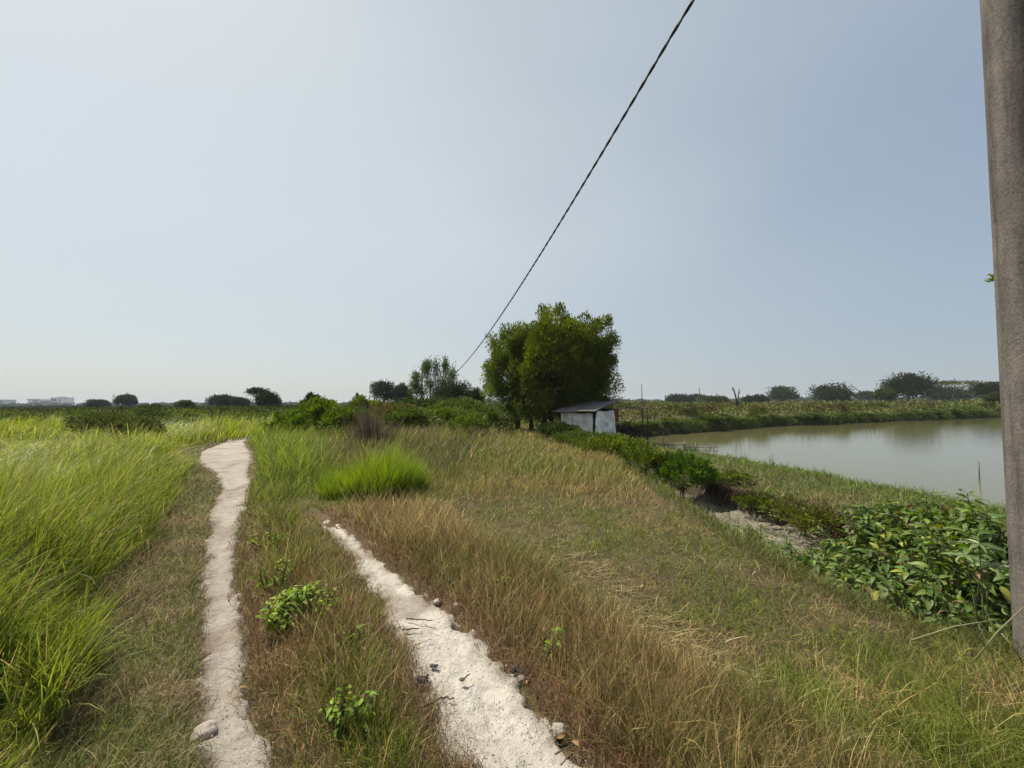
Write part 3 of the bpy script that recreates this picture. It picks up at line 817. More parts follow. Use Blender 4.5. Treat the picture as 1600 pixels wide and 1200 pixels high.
# lean-to boards and brush pile behind
ax_, ay_ = at(985, 640, 22.3)[:2]
sh = empty('lean_to', (ax_, ay_, -.75)); tag(sh, 'low dark lean-to of boards over branches right of the hut', 'shelter')
zz = at(985, 638, 22.3)[2] - sh.location.z
g = G(); g.box((0, 0, zz), (1.9, 1.0, .03), col=(.17, .16, .15), M=Euler((0, R(-2), 0)).to_matrix()); g.box((.5, .3, zz + .05), (1.5, .2, .03), .25, col=WD); g.obj('roof', M_wood, sh, False)
for sx, sy in ((-.8, -.4), (.8, -.4), (.8, .4), (-.8, .4)):
    g = G(); g.tube([(sx, sy, -.4), (sx, sy, zz)], .03, 6, WD); g.obj('post', M_wood, sh)
def brush_pile(loc, rx, h, n, label, col=(.075, .06, .048)):
    g = G()
    for i in range(n):
        a = random.uniform(0, 6.28); r = random.random() ** .6 * rx
        b0 = np.array([r * math.cos(a), r * math.sin(a) * .6, random.uniform(0, h * .6)])
        L_ = random.uniform(.5, 1.3) * rx; az = random.uniform(0, 6.28); el = random.gauss(.15, .35)
        b1 = b0 + L_ * np.array([math.cos(az) * math.cos(el), math.sin(az) * math.cos(el), math.sin(el)]); b1[2] = min(max(.02, b1[2]), h)
        limb(g, b0, b1, .022, .008, np.array(col) * random.uniform(.6, 1.6), 5, .2, 5, .1)
    return tag(g.obj('brush_pile', M_bark, loc=loc), label, 'brush pile')
brush_pile((ax_ - .1, ay_ - .1, -.75), .78, 1.7, 260, 'dark heap of cut branches under the lean-to')

# ------------------------------------------------------------------ utility pole, cable
pl = P(1592, 1045); pxc = pl[0] + .27; pyc = pl[1] + .04
pole = empty('utility_pole', (pxc, pyc, GZ0(pxc, pyc))); tag(pole, 'near weathered concrete utility pole at the right edge of the grass', 'utility pole')
nr, ns = 130, 40
zz = np.linspace(-.5, 8.0, nr); th = np.arange(ns + 1) * 2 * np.pi / ns
rad = .158 - .0075 * zz; RR = rad[:, None] * (1 + .012 * (fbm(np.repeat(th[None], nr, 0) * 2.5, np.repeat(zz[:, None], ns + 1, 1) * 3, 7) - .5) * ss(0, .4, np.minimum(th, 2 * np.pi - th))[None])
V = np.stack([RR * np.cos(th), RR * np.sin(th), np.repeat(zz[:, None], ns + 1, 1)], -1)
g = G(); g.grid(V); pp = g.obj('shaft', M_conc, pole)
g = G(); g.tube([(0, 0, 7.99), (0, 0, 8.03)], [.095, .08], 24, (1, 1, 1)); g.obj('cap', M_conc, pole)
g = G(); g.tube([(-.0, 0, 7.55), (0, 0, 7.62)], [.115, .115], 24, (.3, .3, .3)); g.tube([(-.09, 0, 7.585), (-.2, .05, 7.6)], .015, 8, (.3, .3, .3)); g.obj('bracket', M_metal, pole)
pole.rotation_euler = (0, 0, 0)
# sprig
sp = at(1560, 434, pyc + .25); g = G()
st0 = np.array([pxc - .02, pyc + .12, sp[2] - .05]); org = np.array([pxc, pyc + .1, sp[2] - .05])
spr = empty('leafy_sprig', tuple(st0)); tag(spr, 'small leafy sprig sticking out behind the concrete pole at mid height', 'sprig')
gs = G(); lv = G(); C_, D_ = [], []
end_x = at(1540, 434, pyc + .25)[0]
for i in range(4):
    e_ = np.array([end_x + .02 + .012 * i, pyc + .25, sp[2] + [-.035, -.01, .025, .0][i]]) - st0
    gs.tube([(0, 0, 0), e_ * .5 + [0, .02, .01], e_], [.0035, .003, .0018], 5, (.16, .15, .06))
    for u in np.linspace(.5, 1, 6):
        C_.append(e_ * u); D_.append(np.array([-.7, random.uniform(-.5, .5), random.uniform(-.4, .7)]))
bigleaves(lv, np.array(C_), np.array(D_), .034, jitter(mixcol((.06, .10, .015), (.16, .2, .02), rng.random(len(C_)))), .5)
gs.obj('stem', M_bark, spr); lv.obj('leaves', M_leaf, spr)

def cab(D): return np.array([3.9235 - .2894 * D, D, 3.5 + .00455 * (D - 33) ** 2])
off = np.array([pxc - .2 - cab(pyc + .05)[0], 0, 0])
Ds = np.r_[np.linspace(pyc + .05, 20, 420), np.linspace(20.1, 64, 300)]
cl = np.array([cab(d) for d in Ds]) + off[None] * np.clip(1 - (Ds - 2.5) / 3, 0, 1)[:, None]
s_ = np.cumsum(np.r_[0, np.linalg.norm(np.diff(cl, axis=0), axis=1)])
g = G()
for k_ in range(2):
    ph = s_ * 2 * np.pi / .55 + k_ * np.pi
    o_ = np.stack([np.cos(ph), np.zeros_like(ph), np.sin(ph)], -1) * .008
    g.tube(cl + o_, .0165, 6)
tag(g.obj('power_cable', M_cable), 'black twisted overhead cable sloping down across the sky', 'cable')
cpt = cab(17.45); g = G(); g.tube([cpt + [0, -.08, .0], cpt + [0, .08, -.015]], .035, 8, (.05, .05, .05)); g.tube([cpt, cpt + [-.06, 0, .17]], [.018, .008], 6, (.05, .05, .05))
tag(g.obj('cable_clamp', M_metal), 'small dark clamp fixed on the overhead cable', 'clamp')
fp = cab(64.); fpole = empty('utility_pole', (fp[0], 64, 0)); tag(fpole, 'far thin dark pole standing among the leafy trees where the cable ends', 'utility pole')
g = G(); g.tube([(0, 0, -.3), (.15, 0, 8.1)], [.17, .12], 10, (.10, .09, .08)); g.obj('shaft', M_wood, fpole)
g = G(); g.tube([(.0, -.12, 7.85), (.0, .1, 7.87)], .03, 6, (.1, .1, .1)); g.obj('bracket', M_metal, fpole)
# ------------------------------------------------------------------ jetty, stakes, posts, dead tree
jx, jy = at(1045, 693, 20.6)[:2]
jet = empty('jetty', (jx, jy, WZ)); tag(jet, 'rickety grey plank jetty standing in the near end of the pond', 'jetty')
for (a0, a1, z_) in (((-1.05, -.05), (1.0, .10), .22), ((-1.0, .16), (1.05, .30), .21)):
    g = G(); v = np.array([a1[0] - a0[0], a1[1] - a0[1]]); g.box(((a0[0] + a1[0]) / 2, (a0[1] + a1[1]) / 2, z_), (np.hypot(*v), .16, .035), math.atan2(v[1], v[0]), (.20, .175, .15)); g.obj('plank', M_wood, jet, False)
g = G(); g.box((1.55, -.5, .10), (1.4, .14, .03), -.1, (.17, .15, .13)); g.obj('plank', M_wood, jet, False)
for (sx, sy, a0, a1) in ((-.62, .35, -.6, .78), (-.12, .38, -.6, .76), (.1, -.1, -.6, .25), (.75, .0, -.6, .34), (.9, .2, -.6, .32), (1.15, -.45, -.6, .32), (1.9, -.5, -.6, .34), (2.1, -.35, -.6, .30), (-.8, -.1, -.6, .2), (1.6, -.6, -.6, .2)):
    g = G(); g.tube([(sx, sy, a0), (sx + random.uniform(-.04, .04), sy, a1)], [.026, .02], 6, (.19, .165, .14)); g.obj('post', M_wood, jet)
s0 = P(1530, 749, WZ); g = G(); g.tube([(0, 0, -.5), (.01, 0, .25), (.03, 0, .52)], [.02, .017, .012], 6, (.16, .13, .11))
tag(g.obj('stake', M_wood, loc=(s0[0], s0[1], WZ)), 'lone thin stake rising out of the open pond water', 'stake')
def post(px, top, Y, r, label):
    a = at(px, top, Y); z0 = GZ0(a[0], Y); g = G(); g.tube([(0, 0, -.2), (-.05, 0, a[2] - z0)], [r, r * .7], 7, (.10, .085, .075))
    tag(g.obj('post', M_wood, loc=(a[0], Y, z0)), label, 'post')
post(1003, 601, 75, .09, 'tall thin dark post beyond the hut, the one nearer the big tree')
post(1093, 606, 75, .09, 'thin leaning dark post between the hut and the bare dead tree')
a = at(1152, 650, 52); dt = empty('dead_tree', (a[0], 52, GZ0(a[0], 52))); tag(dt, 'bare grey forked dead tree standing in the scrub beyond the pond', 'tree')
z0 = dt.location.z; g = G(); DC = (.13, .11, .10)
def dpt(px, py, dy=0): q = at(px, py, 52); return np.array([q[0] - a[0], dy, q[2] - z0])
j = dpt(1152, 636)
g.tube([(0, 0, -.2), (0.05, 0, j[2] * .5), j], [.17, .15, .13], 8, DC)
g.tube([j, dpt(1150, 622), dpt(1147, 610), dpt(1144, 604.5)], [.13, .11, .08, .05], 7, DC)
g.tube([j, dpt(1153, 624), dpt(1154.5, 612), dpt(1155, 606)], [.11, .09, .06, .035], 7, DC)
g.tube([j, dpt(1145, 630), dpt(1136, 623)], [.06, .045, .02], 6, DC)
g.tube([dpt(1154, 616), dpt(1157, 611)], [.05, .02], 6, DC); g.tube([dpt(1147, 611), dpt(1142.5, 607)], [.05, .02], 6, DC)
g.obj('trunk', M_bark, dt)

# ------------------------------------------------------------------ broad-leaved shrubs by the pole
def shrub(loc, rx, ry, h, nst, per, ls, label, cols, name='shrub', cat='shrub', wr=.5, whorl=False, mat=None, lean=(0, 0), stemc=(.10, .10, .045), group=None):
    root = empty(name, loc); gs = G(); C_, D_, S_ = [], [], []; sm = ls < .08; per = int(per * (1.1 if sm else 2.0)); ls = ls * (.95 if sm else .68); h = h * (1.2 if sm else 1.06)
    for i in range(nst):
        a = random.uniform(0, 6.28); r = random.random() ** .55
        top = np.array([rx * r * math.cos(a) + lean[0], ry * r * math.sin(a) + lean[1], h * (1 - .45 * r * r) * random.uniform(.7, 1.05)])
        b0 = np.array([top[0] * .25, top[1] * .25, -.05]); mid = (b0 + top) / 2 + np.array([random.uniform(-.06, .06), random.uniform(-.06, .06), .05 * h])
        t_ = np.linspace(0, 1, 7)[:, None]; pts = (1 - t_) ** 2 * b0 + 2 * t_ * (1 - t_) * mid + t_ ** 2 * top
        gs.tube(pts, np.linspace(.008, .003, 7) * (1 + h * .4), 5, stemc, False)
        for q in range(per):
            u = 1 - random.random() ** 1.3 * .8
            p = (1 - u) ** 2 * b0 + 2 * u * (1 - u) * mid + u * u * top
            az = q * 2.4 + random.uniform(-.4, .4); el = random.uniform(-.65, .65) + .4 * (u > .93)
            d = np.array([math.cos(az) * math.cos(el), math.sin(az) * math.cos(el), math.sin(el)])
            pt = p + d * ls * random.uniform(.15, .6)
            gs.tube([p, pt], [.0025, .0018], 3, stemc, False)
            C_.append(pt); D_.append(d + [0, 0, -.1]); S_.append(ls * random.uniform(.35, 1.35) * (1 - .25 * (u > .95)))
    C_ = np.array(C_); n = len(C_)
    c = mixcol(cols[0], cols[1], rng.random(n) ** 1.4); yl = rng.random(n) < .05; c[yl] = (.22, .22, .04); yl = rng.random(n) < .03; c[yl] = (.16, .10, .05)
    gl = G(); bigleaves(gl, C_, np.array(D_), np.array(S_), jitter(c, .22), wr, .14, .6)
    gs.obj('stem', M_bark, root); gl.obj('leaves', mat or M_gloss, root)
    return tag(root, label, cat, group)
LF = ((.060, .100, .020), (.150, .205, .040))
def shp(px, py, Y, base=None):
    """shrub spot whose top shows at px,py when it stands at distance Y"""
    a = at(px, py, Y); z0 = GZ0(a[0], Y); return (a[0], Y, z0), a[2] - z0
specs = [
    (1170, 815, 6.2, .40, .3, 12, 16, .09, 'small leafy shrub on the mud, farthest left of the ditch thicket'),
    (1265, 850, 4.9, .50, .35, 18, 20, .11, 'leafy shrub spreading over the mud before the brown bank'),
    (1345, 880, 3.95, .45, .3, 18, 20, .12, 'light green leafy shrub at the front left of the thicket'),
    (1390, 790, 5.8, .6, .5, 22, 20, .13, 'shrub at the back of the thicket on the dike side'),
    (1445, 775, 5.2, .75, .55, 26, 22, .155, 'tall broad-leaved green shrub in the ditch, its top cutting into the pond'),
    (1520, 768, 4.6, .55, .45, 20, 22, .15, 'broad-leaved shrub reaching up beside the pole in front of the water'),
    (1340, 800, 5.0, .60, .50, 22, 22, .14, 'broad-leaved shrub over the left part of the ditch beyond the straw'),
    (1400, 850, 4.2, .60, .45, 24, 22, .15, 'dense low broad-leaved shrub in the middle of the ditch thicket'),
    (1500, 845, 3.7, .50, .40, 22, 22, .15, 'glossy broad-leaved shrub left of the pole, in front of the taller ones'),
    (1300, 875, 4.5, .42, .35, 16, 18, .12, 'small leafy shrub at the left front of the ditch thicket'),
    (1225, 840, 5.3, .36, .3, 12, 14, .11, 'thin dark leafy shrub growing out of the dry mud of the ditch'),
    (1560, 810, 4.2, .5, .4, 20, 22, .15, 'broad-leaved shrub rising directly behind the concrete pole'),
    (1450, 915, 3.35, .45, .25, 16, 16, .115, 'low leafy plant at the front foot of the thicket by the pole'),
]
for (px, py, Y, rx, ry, ns_, per, ls, lab) in specs:
    loc, hh = shp(px, py, Y); shrub(loc, rx, ry, hh, ns_, per, ls, lab, LF)
# pale long-leaved whorled plant
loc, hh = shp(1530, 850, 3.3)
root = empty('whorled_plant', loc); tag(root, 'plant with a whorl of long pale shining leaves just left of the pole', 'plant')
gs = G(); gl = G(); C_, D_ = [], []
for (dx, dz) in ((0, 0), (.06, -.16), (-.12, -.10)):
    gs.tube([(0, 0, -.05), (dx * .5, 0, hh * .5), (dx, 0, hh + dz)], [.008, .006, .004], 5, (.1, .11, .05))
    for q in range(9):
        az = q * .7 + dx; C_.append((dx, 0, hh + dz)); D_.append((math.cos(az), math.sin(az), random.uniform(-.1, .35)))
bigleaves(gl, np.array(C_), np.array(D_), rng.uniform(.11, .17, len(C_)), jitter(mixcol((.11, .16, .055), (.24, .29, .13), rng.random(len(C_)))), .24, .1, .35)
gs.obj('stem', M_bark, root); gl.obj('leaves', M_gloss, root)
# bent stalks at the foot of the pole
g = G()
for (p0, p1) in (((1520, 1035), (1600, 948)), ((1540, 1010), (1500, 975)), ((1565, 990), (1600, 1040)), ((1425, 1000), (1560, 968))):
    A = at(*p0, 2.45); B = at(*p1, 2.4); A[2] = max(A[2], .05); g.tube([A, (A + B) / 2 + [0, 0, .02], B], [.005, .0045, .003], 5, (.26, .24, .12))
tag(g.obj('dry_stalks', M_dry), 'bent yellowish dry stalks leaning at the foot of the concrete pole', 'stalks')

# small leafy plants in the median and the dry grass
SG = ((.10, .18, .018), (.26, .34, .035))
small = [
    (470, 935, 3.05, .30, .25, 44, 26, .052, 'bushy bright green seedling shrub in the grass between the two tracks'),
    (435, 885, 3.6, .2, .18, 8, 14, .045, 'thin leafy weed behind the bushy seedling between the tracks'),
    (425, 850, 4.6, .25, .2, 8, 14, .05, 'farthest leafy weed in the grass between the tracks'),
    (568, 1072, 2.05, .08, .08, 5, 10, .052, 'young bright sapling at the left edge of the right-hand track'),
    (530, 1115, 2.0, .12, .10, 8, 10, .042, 'small pale leafy weed beside the young sapling near the track'),
    (790, 905, 3.4, .07, .06, 4, 10, .045, 'lone green weed in the tall straw grass right of the track'),
    (862, 1002, 2.6, .06, .05, 3, 10, .04, 'small green weed low in the brown grass near the right-hand track'),
    (545, 1000, 2.6, .08, .08, 4, 9, .045, 'little green sprout right of the bushy seedling'),
]
for (px, py, Y, rx, ry, ns_, per, ls, lab) in small:
    loc, hh = shp(px, py, Y); shrub(loc, rx, ry, max(hh, .2), ns_, per, ls, lab, SG, 'weed', 'plant', .5, mat=M_leaf)

# bushes along the ditch and under the tree (leaf size suits their distance)
def bush(px, top, Y, wd, label, cols, leaf=.07, ncl=45, per=45, name='bush', group=None, dep=None, hmin=.5, mat=None, shoots=.28, bark=(.07, .055, .04)):
    a = at(px, top, Y); z0 = GZ0(a[0], Y); hh = max(a[2] - z0, hmin); per = int(per * 1.25); leaf = leaf * 1.35; cols = tuple((c_[0] * 1.05, c_[1] * 1.08, c_[2] * 1.1) for c_ in cols)
    return tree_thing((a[0], Y, z0), hh, wd, label, 'bush', name, hh * .98, ncl, per, leaf, cols, shoots, ((0, 0), (.1, .05), (-.1, .02)), .02, group, .15, .8, dep, -.35, mat=mat, bark=bark)
YG = ((.055, .080, .016), (.150, .180, .034)); MG = ((.042, .064, .016), (.115, .140, .034)); DG = ((.020, .034, .010), (.058, .078, .02))
BRB = ((.075, .060, .028), (.15, .125, .045))
bush(955, 697, 13.2, 2.6, 'yellowish green bush on the ditch edge below the right side of the hut', YG, .075, 70, 50, hmin=.25)
bush(905, 693, 15.5, 2.2, 'leafy bush on the slope below the white hut', MG, .08, 60, 45, hmin=.25)
bush(872, 680, 17.5, 1.8, 'very dark leafy bush under the big tree, left of the hut', DG, .09, 50, 45)
bush(1065, 708, 8.9, 1.35, 'round fresh green bush at the far end of the dry ditch', ((.045, .088, .016), (.12, .175, .028)), .05, 90, 70, shoots=.14)
bush(1008, 742, 9.3, .95, 'low yellow-green bush in front of the round one by the ditch', YG, .055, 45, 45)
bush(1130, 742, 9.3, 1.3, 'low creeping yellow bush on the dike edge behind the dry ditch', YG, .05, 40, 40, hmin=.18, shoots=.08)
bush(1185, 770, 7.8, 1.1, 'creeping yellow-green vine hanging over the dark ditch bank', YG, .045, 40, 40, hmin=.18, shoots=.08)
bush(1255, 798, 6.7, 1.1, 'brown-green creeping bush at the brink of the bank above the mud', ((.07, .075, .02), (.16, .17, .032)), .045, 40, 36, hmin=.28)
bush(760, 640, 20, 2.4, 'green bush at the left foot of the big trees', MG, .10, 50, 40)
bush(735, 650, 16.5, 1.8, 'low leafy bush in the grass before the big trees', YG, .08, 45, 40)
bush(985, 660, 24.6, 1.3, 'young upright green shrub just right of the hut', YG, .09, 40, 40)

# mud roots and hanging stalks on the cut bank
g = G(); n = 4200
Yr = rng.uniform(4.5, 9.6, n); Yr = Yr[fbm(Yr * 1.1, Yr * 0, 77, 3) + rng.normal(0, .08, n) > .47]; n = len(Yr); Xr = XC(Yr) - 0.55 * (fbm(Yr * 0.9, 0 * Yr, 31, 3) - .5) + rng.uniform(-.06, .18, n)
c = mixcol((.035, .022, .016), (.22, .15, .09), rng.random(n) ** 2)
blades(g, Xr, Yr, np.full(n, -.16) + rng.uniform(-.1, .06, n), rng.uniform(.15, .42, n), np.maximum(.004, .0012 * Yr), np.pi + rng.normal(0, .6, n), rng.normal(1.9, .7, n), rng.uniform(.2, 1.2, n), c, 3)
tag(g.obj('hanging_roots', M_dry), 'dark brown roots and dead stalks hanging down the ditch bank', 'roots', kind='stuff')

# ------------------------------------------------------------------ middle-distance vegetation beyond the grass
bush(500, 626, 19.5, 2.7, 'green vine heap rising above the tall grass right of the path bend', ((.065, .095, .018), (.16, .20, .035)), .11, 90, 55)
bush(455, 650, 16.5, 1.7, 'low bright vine mound just right of where the path vanishes', ((.065, .115, .018), (.14, .19, .026)), .09, 60, 50)
bush(545, 638, 18, 2.6, 'vine mound left of the purple-brown dead bush', ((.055, .090, .016), (.12, .155, .026)), .10, 80, 50)
bush(572, 620, 22, 2.4, 'leafy bush with pale tips behind the dead bush', YG, .12, 60, 45)
bush(620, 630, 21, 3.2, 'brownish bush right of the dead bush', BRB, .11, 70, 45)
bush(690, 637, 25, 4.0, 'wide green bush in front of the leafy whorled tree', YG, .14, 80, 45)
bush(740, 634, 27, 3.5, 'rounded bush between the leafy trees and the big trees', MG, .15, 70, 45)
bush(640, 640, 19, 3.0, 'low green bush between the brownish bush and the whorled tree', MG, .11, 70, 50)
bush(600, 634, 28, 4.5, 'green bush bank under the blue-green conical tree', MG, .16, 80, 45)
bush(660, 622, 42, 7.0, 'wide dark bush bank at the foot of the whorled tree', DG, .24, 90, 45)
bush(715, 622, 40, 6.0, 'green bush bank under the dense dark round tree', MG, .22, 90, 45)
# dead purple-brown bush
a = at(583, 640, 13.5); z0 = GZ0(a[0], 13.5); g = G(); n = 800
x = rng.normal(0, .28, n); y = rng.normal(0, .25, n)
blades(g, x, y, np.zeros(n), rng.uniform(.35, 1.05, n) * (.6 + .8 * vn(x * 5, y * 5, 3)) * (a[2] - z0 + .05), .018, np.arctan2(y, x), np.abs(rng.normal(.12, .1, n)) + np.hypot(x, y) * .35, rng.normal(.1, .25, n), jitter(mixcol((.07, .052, .036), (.20, .15, .105), rng.random(n))), 4)
tag(g.obj('dead_bush', M_dry, loc=(a[0], 13.5, z0)), 'purple-brown dry brushy bush standing in the middle grass', 'bush')
# dark brambles in the left field
for (px, top, Y, wd, lab) in ((170, 647, 19, 2.8, 'dark bramble heap sticking out of the left grass field'), (215, 658, 16.5, 1.9, 'low dark bramble patch in front of the bramble heap')):
    bush(px, top, Y, wd, lab, ((.045, .055, .018), (.11, .115, .035)), .09, 80, 45)

# near shore of the pond: taller weeds
for (px, top, Y, lab) in ((1205, 706, 12.8, 'small dark weed on the dike crest against the water, nearer the jetty'), (1120, 708, 14.6, 'leafy weed on the dike crest close to the jetty')):
    loc, hh = shp(px, top, Y); shrub(loc, .1, .1, hh, 6, 9, .06, lab, ((.05, .085, .02), (.09, .13, .03)), 'weed', 'plant', mat=M_leaf)

# scattered shrubs on the land beyond: a few shared meshes, each shrub its own object
def proto_shrub(cols, leaf, ncl, per, fl=.8):
    o = tree_thing((0, 0, 0), 1.0, 1.5, '', 'shrub', 'shrub', .98, ncl, per, leaf, cols, .1, ((0, 0),), .02, None, .2, fl, None, -.2, mat=M_far)
    return o
protos = [proto_shrub(cols, .10, 34, 26) for cols in (MG, YG, BRB, ((.04, .065, .018), (.08, .105, .028)), ((.05, .085, .018), (.11, .145, .03)))]
used = [False] * len(protos)
looks = ('mid green', 'yellow-green', 'rusty brown', 'dull dark green', 'fresh green')
labs = {'r': ('low rounded shrub in the scrubland beyond the pond', 'shrubs scattered over the scrubland beyond the pond'),
        'l': ('shrub in the belt behind the left grass field', 'shrubs in the belt behind the left grass field'),
        'b': ('small shrub overhanging the dark far bank of the pond', 'shrubs along the far bank of the pond')}
def put_shrub(x, y, h, wd, kind, zone):
    global used
    p = protos[kind]
    if not used[kind]: o = p; used[kind] = True
    else: o = copy_tree(p)
    o.location = (x, y, GZ0(x, y)); o.rotation_euler = (0, 0, random.uniform(0, 6.28)); o.scale = (wd / 1.5, wd / 1.5, h)
    o['label'] = looks[kind] + ' ' + labs[zone][0]; o['group'] = looks[kind] + ' ' + labs[zone][1]; o['category'] = 'shrub'
cnt = 0
while cnt < 150:
    Y = math.exp(random.uniform(math.log(32), math.log(150))); X = random.uniform(.12, 1.33) * Y
    if Y < float(FS(np.array([X]))[0]) + 1.5 or GZ0(X, Y) < -.3: continue
    put_shrub(X, Y, random.uniform(.6, 1.25) * (1 + Y / 260), random.uniform(1.2, 2.6) * (1 + Y / 130), random.choice([0, 1, 1, 2, 2, 3, 4]), 'r'); cnt += 1
cnt = 0
while cnt < 44:
    X = 5 + 75 * random.random() ** 1.5; Y = float(FS(np.array([X]))[0]) + random.uniform(.1, 1.1)
    put_shrub(X, Y, random.uniform(.25, .55) * (1 + X / 90), random.uniform(.8, 2.0) * (1 + X / 80), random.choice([0, 1, 3, 4]), 'b'); cnt += 1
cnt = 0
while cnt < 70:
    Y = math.exp(random.uniform(math.log(30), math.log(110))); X = random.uniform(-1.33, -.35) * Y
    put_shrub(X, Y, (random.uniform(.6, 1.2) + (random.random() < .22) * .6) * (.9 + Y / 400), random.uniform(2, 4) * (1 + Y / 160), random.choice([0, 0, 3, 4]), 'l'); cnt += 1

# ground cover beyond: scrub mass
def far_cover():
    g = G(); gb = G()
    n = 150000
    X, Y = sample(n, 22, 420, 1.40, 2)
    k = (~water(X, Y)) & ~((Y < 30) & (X < GLs(Y) )) & ~((X > -2) & (X < EW(Y)) & (Y < 27))
    X, Y = X[k], Y[k]; n = len(X)
    f = fbm(X * .09, Y * .09, 151, 3); f2_ = fbm(X * .35, Y * .35, 153, 3)
    hmax = np.where(X > 3, (.50 + .5 * f2_) * (1 + Y / 260), (.42 + .5 * f2_) * ss(140, 90, Y) + .2)
    shore = ss(0, 2.5, Y - FS(X)); hmax = np.where(X > 3, hmax * (.25 + .75 * shore), hmax)
    z = H(X, Y) + hmax * rng.random(n) ** .7 * (.35 + .9 * ss(.35, .6, f2_))
    br = ss(.44, .60, f + .05 * rng.normal(0, 1, n)) * np.where(X > 3, 1, .35)
    c = mixcol((.085, .112, .028), (.19, .145, .065), br)
    c = np.where((rng.random(n) < .35)[:, None], np.array([.105, .135, .03]), c)
    c = np.where(((X > 3) & (shore < .6) & (rng.random(n) < .7))[:, None], np.array([.075, .115, .022]), c)
    pat = fbm(X * .8, Y * .8, 157, 2); c = c * (.45 + 1.1 * ss(.3, .7, pat))[:, None]
    lf = (X < 3); c = np.where(lf[:, None] & (Y < 45)[:, None] & (rng.random(n) < .8)[:, None], np.array(YEL) * .75, c)
    c = np.where(lf[:, None] & (Y > 45)[:, None] , c * .62, c)
    size = .0045 * Y * rng.uniform(.5, 1.4, n) + .03
    d = rng.normal(0, .5, (n, 3)) + [0, 0, .8]
    cards(g, np.stack([X, Y, z], -1), d, size, jitter(c, .2), .5)
    return g
tag(far_cover().obj('scrub', M_far), 'low green and rust brown scrub covering the flat land beyond field and pond', 'scrub', kind='stuff')
# grass fringe on the far bank of the pond
g = G(); n = 26000
X = 4 + 86 * rng.random(n) ** 1.3; Y = FS(X) + rng.uniform(-.9, 1.6, n); k = ~(H(X, Y) < WZ - .05); X, Y = X[k], Y[k]; n = len(X)
blades(g, X, Y, H(X, Y) - .03, rng.uniform(.2, .55, n), .0016 * np.hypot(X, Y), -np.pi / 2 + rng.normal(0, 1.2, n), np.abs(rng.normal(.3, .3, n)), rng.uniform(.3, 1.4, n), jitter(mixcol((.05, .08, .018), (.12, .15, .03), rng.random(n))), 3)
tag(g.obj('bank_grass', M_grass), 'green grass fringe hanging over the far bank of the pond', 'grass', kind='stuff')

# ------------------------------------------------------------------ distant trees
def dtree(px, base, top, wd, Y, label, cols=DG, crown=.85, ncl=60, per=75, name='tree', shoots=0, flat=.8, lean=0, leaf=None, cut=-.5, tr=None, shell=.45, rcf=.2):
    a = at(px, top, Y); z0 = GZ0(a[0], Y); hh = a[2] - z0; W = wd / F * Y
    return tree_thing((a[0], Y, z0), hh, W, label, 'tree', name, hh * crown, ncl, per, leaf or .0052 * Y, cols, shoots, ((0, 0),), tr or .025 * hh, None, rcf, flat, None, cut, (lean * W, 0), shell=shell, mat=M_far)
HZG = ((.026, .042, .018), (.055, .074, .028))
dtree(198, 640, 617, 26, 150, 'dark upright tree right of the mast at the far edge of the left field', HZG)
dtree(153, 640, 626, 30, 150, 'low round tree left of the mast at the far edge of the left field', HZG)
dtree(290, 642, 626, 24, 90, 'small green tree mid-way between mast and umbrella-shaped tree', MG)
dtree(350, 640, 617, 40, 120, 'pointed dark tree group left of the umbrella-shaped tree', HZG)
dtree(372, 642, 621, 34, 120, 'low dark tree touching the left of the umbrella-shaped tree', HZG)
dtree(420, 642, 611, 36, 85, 'rounded dark tree joined to the umbrella-shaped crown', DG, .95)
dtree(402, 640, 607, 34, 87, 'flat umbrella-shaped dark tree crown leaning to the left', DG, .32, 30, 40, cut=-.3)
dtree(488, 642, 614, 32, 50, 'dark small tree behind the green vine heap', DG)
dtree(600, 640, 592, 40, 95, 'blue-green conical tree, leftmost of the middle tree group', ((.03, .055, .025), (.06, .09, .035)), .95)
dtree(628, 640, 598, 36, 95, 'blue-green lower tree touching the conical one', ((.03, .055, .025), (.06, .09, .035)), .95)
dtree(722, 645, 594, 52, 60, 'dense dark round tree right of the whorled leafy tree', DG, .95, 60, 60)
dtree(745, 645, 606, 26, 58, 'small dark tree nearest the left of the big trees', DG, .95)
dtree(700, 645, 600, 50, 62, 'dark lower tree under the whorled leafy tree', DG, .95)
dtree(928, 645, 607, 30, 48, 'dark small tree seen behind the hut roof under the big crown', DG, .9)
dtree(1222, 630, 602, 44, 190, 'pale green spreading tree, leftmost on the skyline beyond the pond', ((.05, .075, .03), (.09, .12, .045)), .95, cut=-.9)
dtree(1302, 632, 598, 62, 160, 'wide dark green tree on the skyline left of the domed tree', HZG, .95, 80, cut=-.9)
dtree(1358, 632, 612, 40, 220, 'low far tree between the wide tree and the domed tree', HZG)
dtree(1418, 634, 581, 72, 120, 'big dome-shaped dark tree standing highest on the right skyline', ((.022, .036, .010), (.050, .066, .018)), .90, 110, 70, cut=-.8, tr=.4)
dtree(1382, 634, 606, 26, 118, 'small green tree at the left foot of the domed tree', MG)
dtree(1490, 630, 591, 80, 145, 'airy flat-topped pale tree right of the domed tree', ((.07, .085, .035), (.12, .135, .05)), .5, 44, 26, flat=.4, cut=-.1, shell=.7, rcf=.12)
dtree(1478, 632, 604, 70, 160, 'grey-green low tree behind the airy flat-topped tree', HZG, .9)
dtree(1545, 634, 593, 48, 110, 'dark green tree half hidden by the concrete pole', DG, .9)
dtree(1560, 636, 612, 34, 80, 'low green tree behind the edge of the concrete pole', MG, .95)
dtree(1065, 634, 620, 46, 190, 'dark low tree between the two thin posts', HZG)
dtree(1115, 634, 621, 44, 150, 'green tree left of the bare dead tree', MG)
dtree(1180, 634, 620, 40, 150, 'dark tree just right of the bare dead tree', HZG)
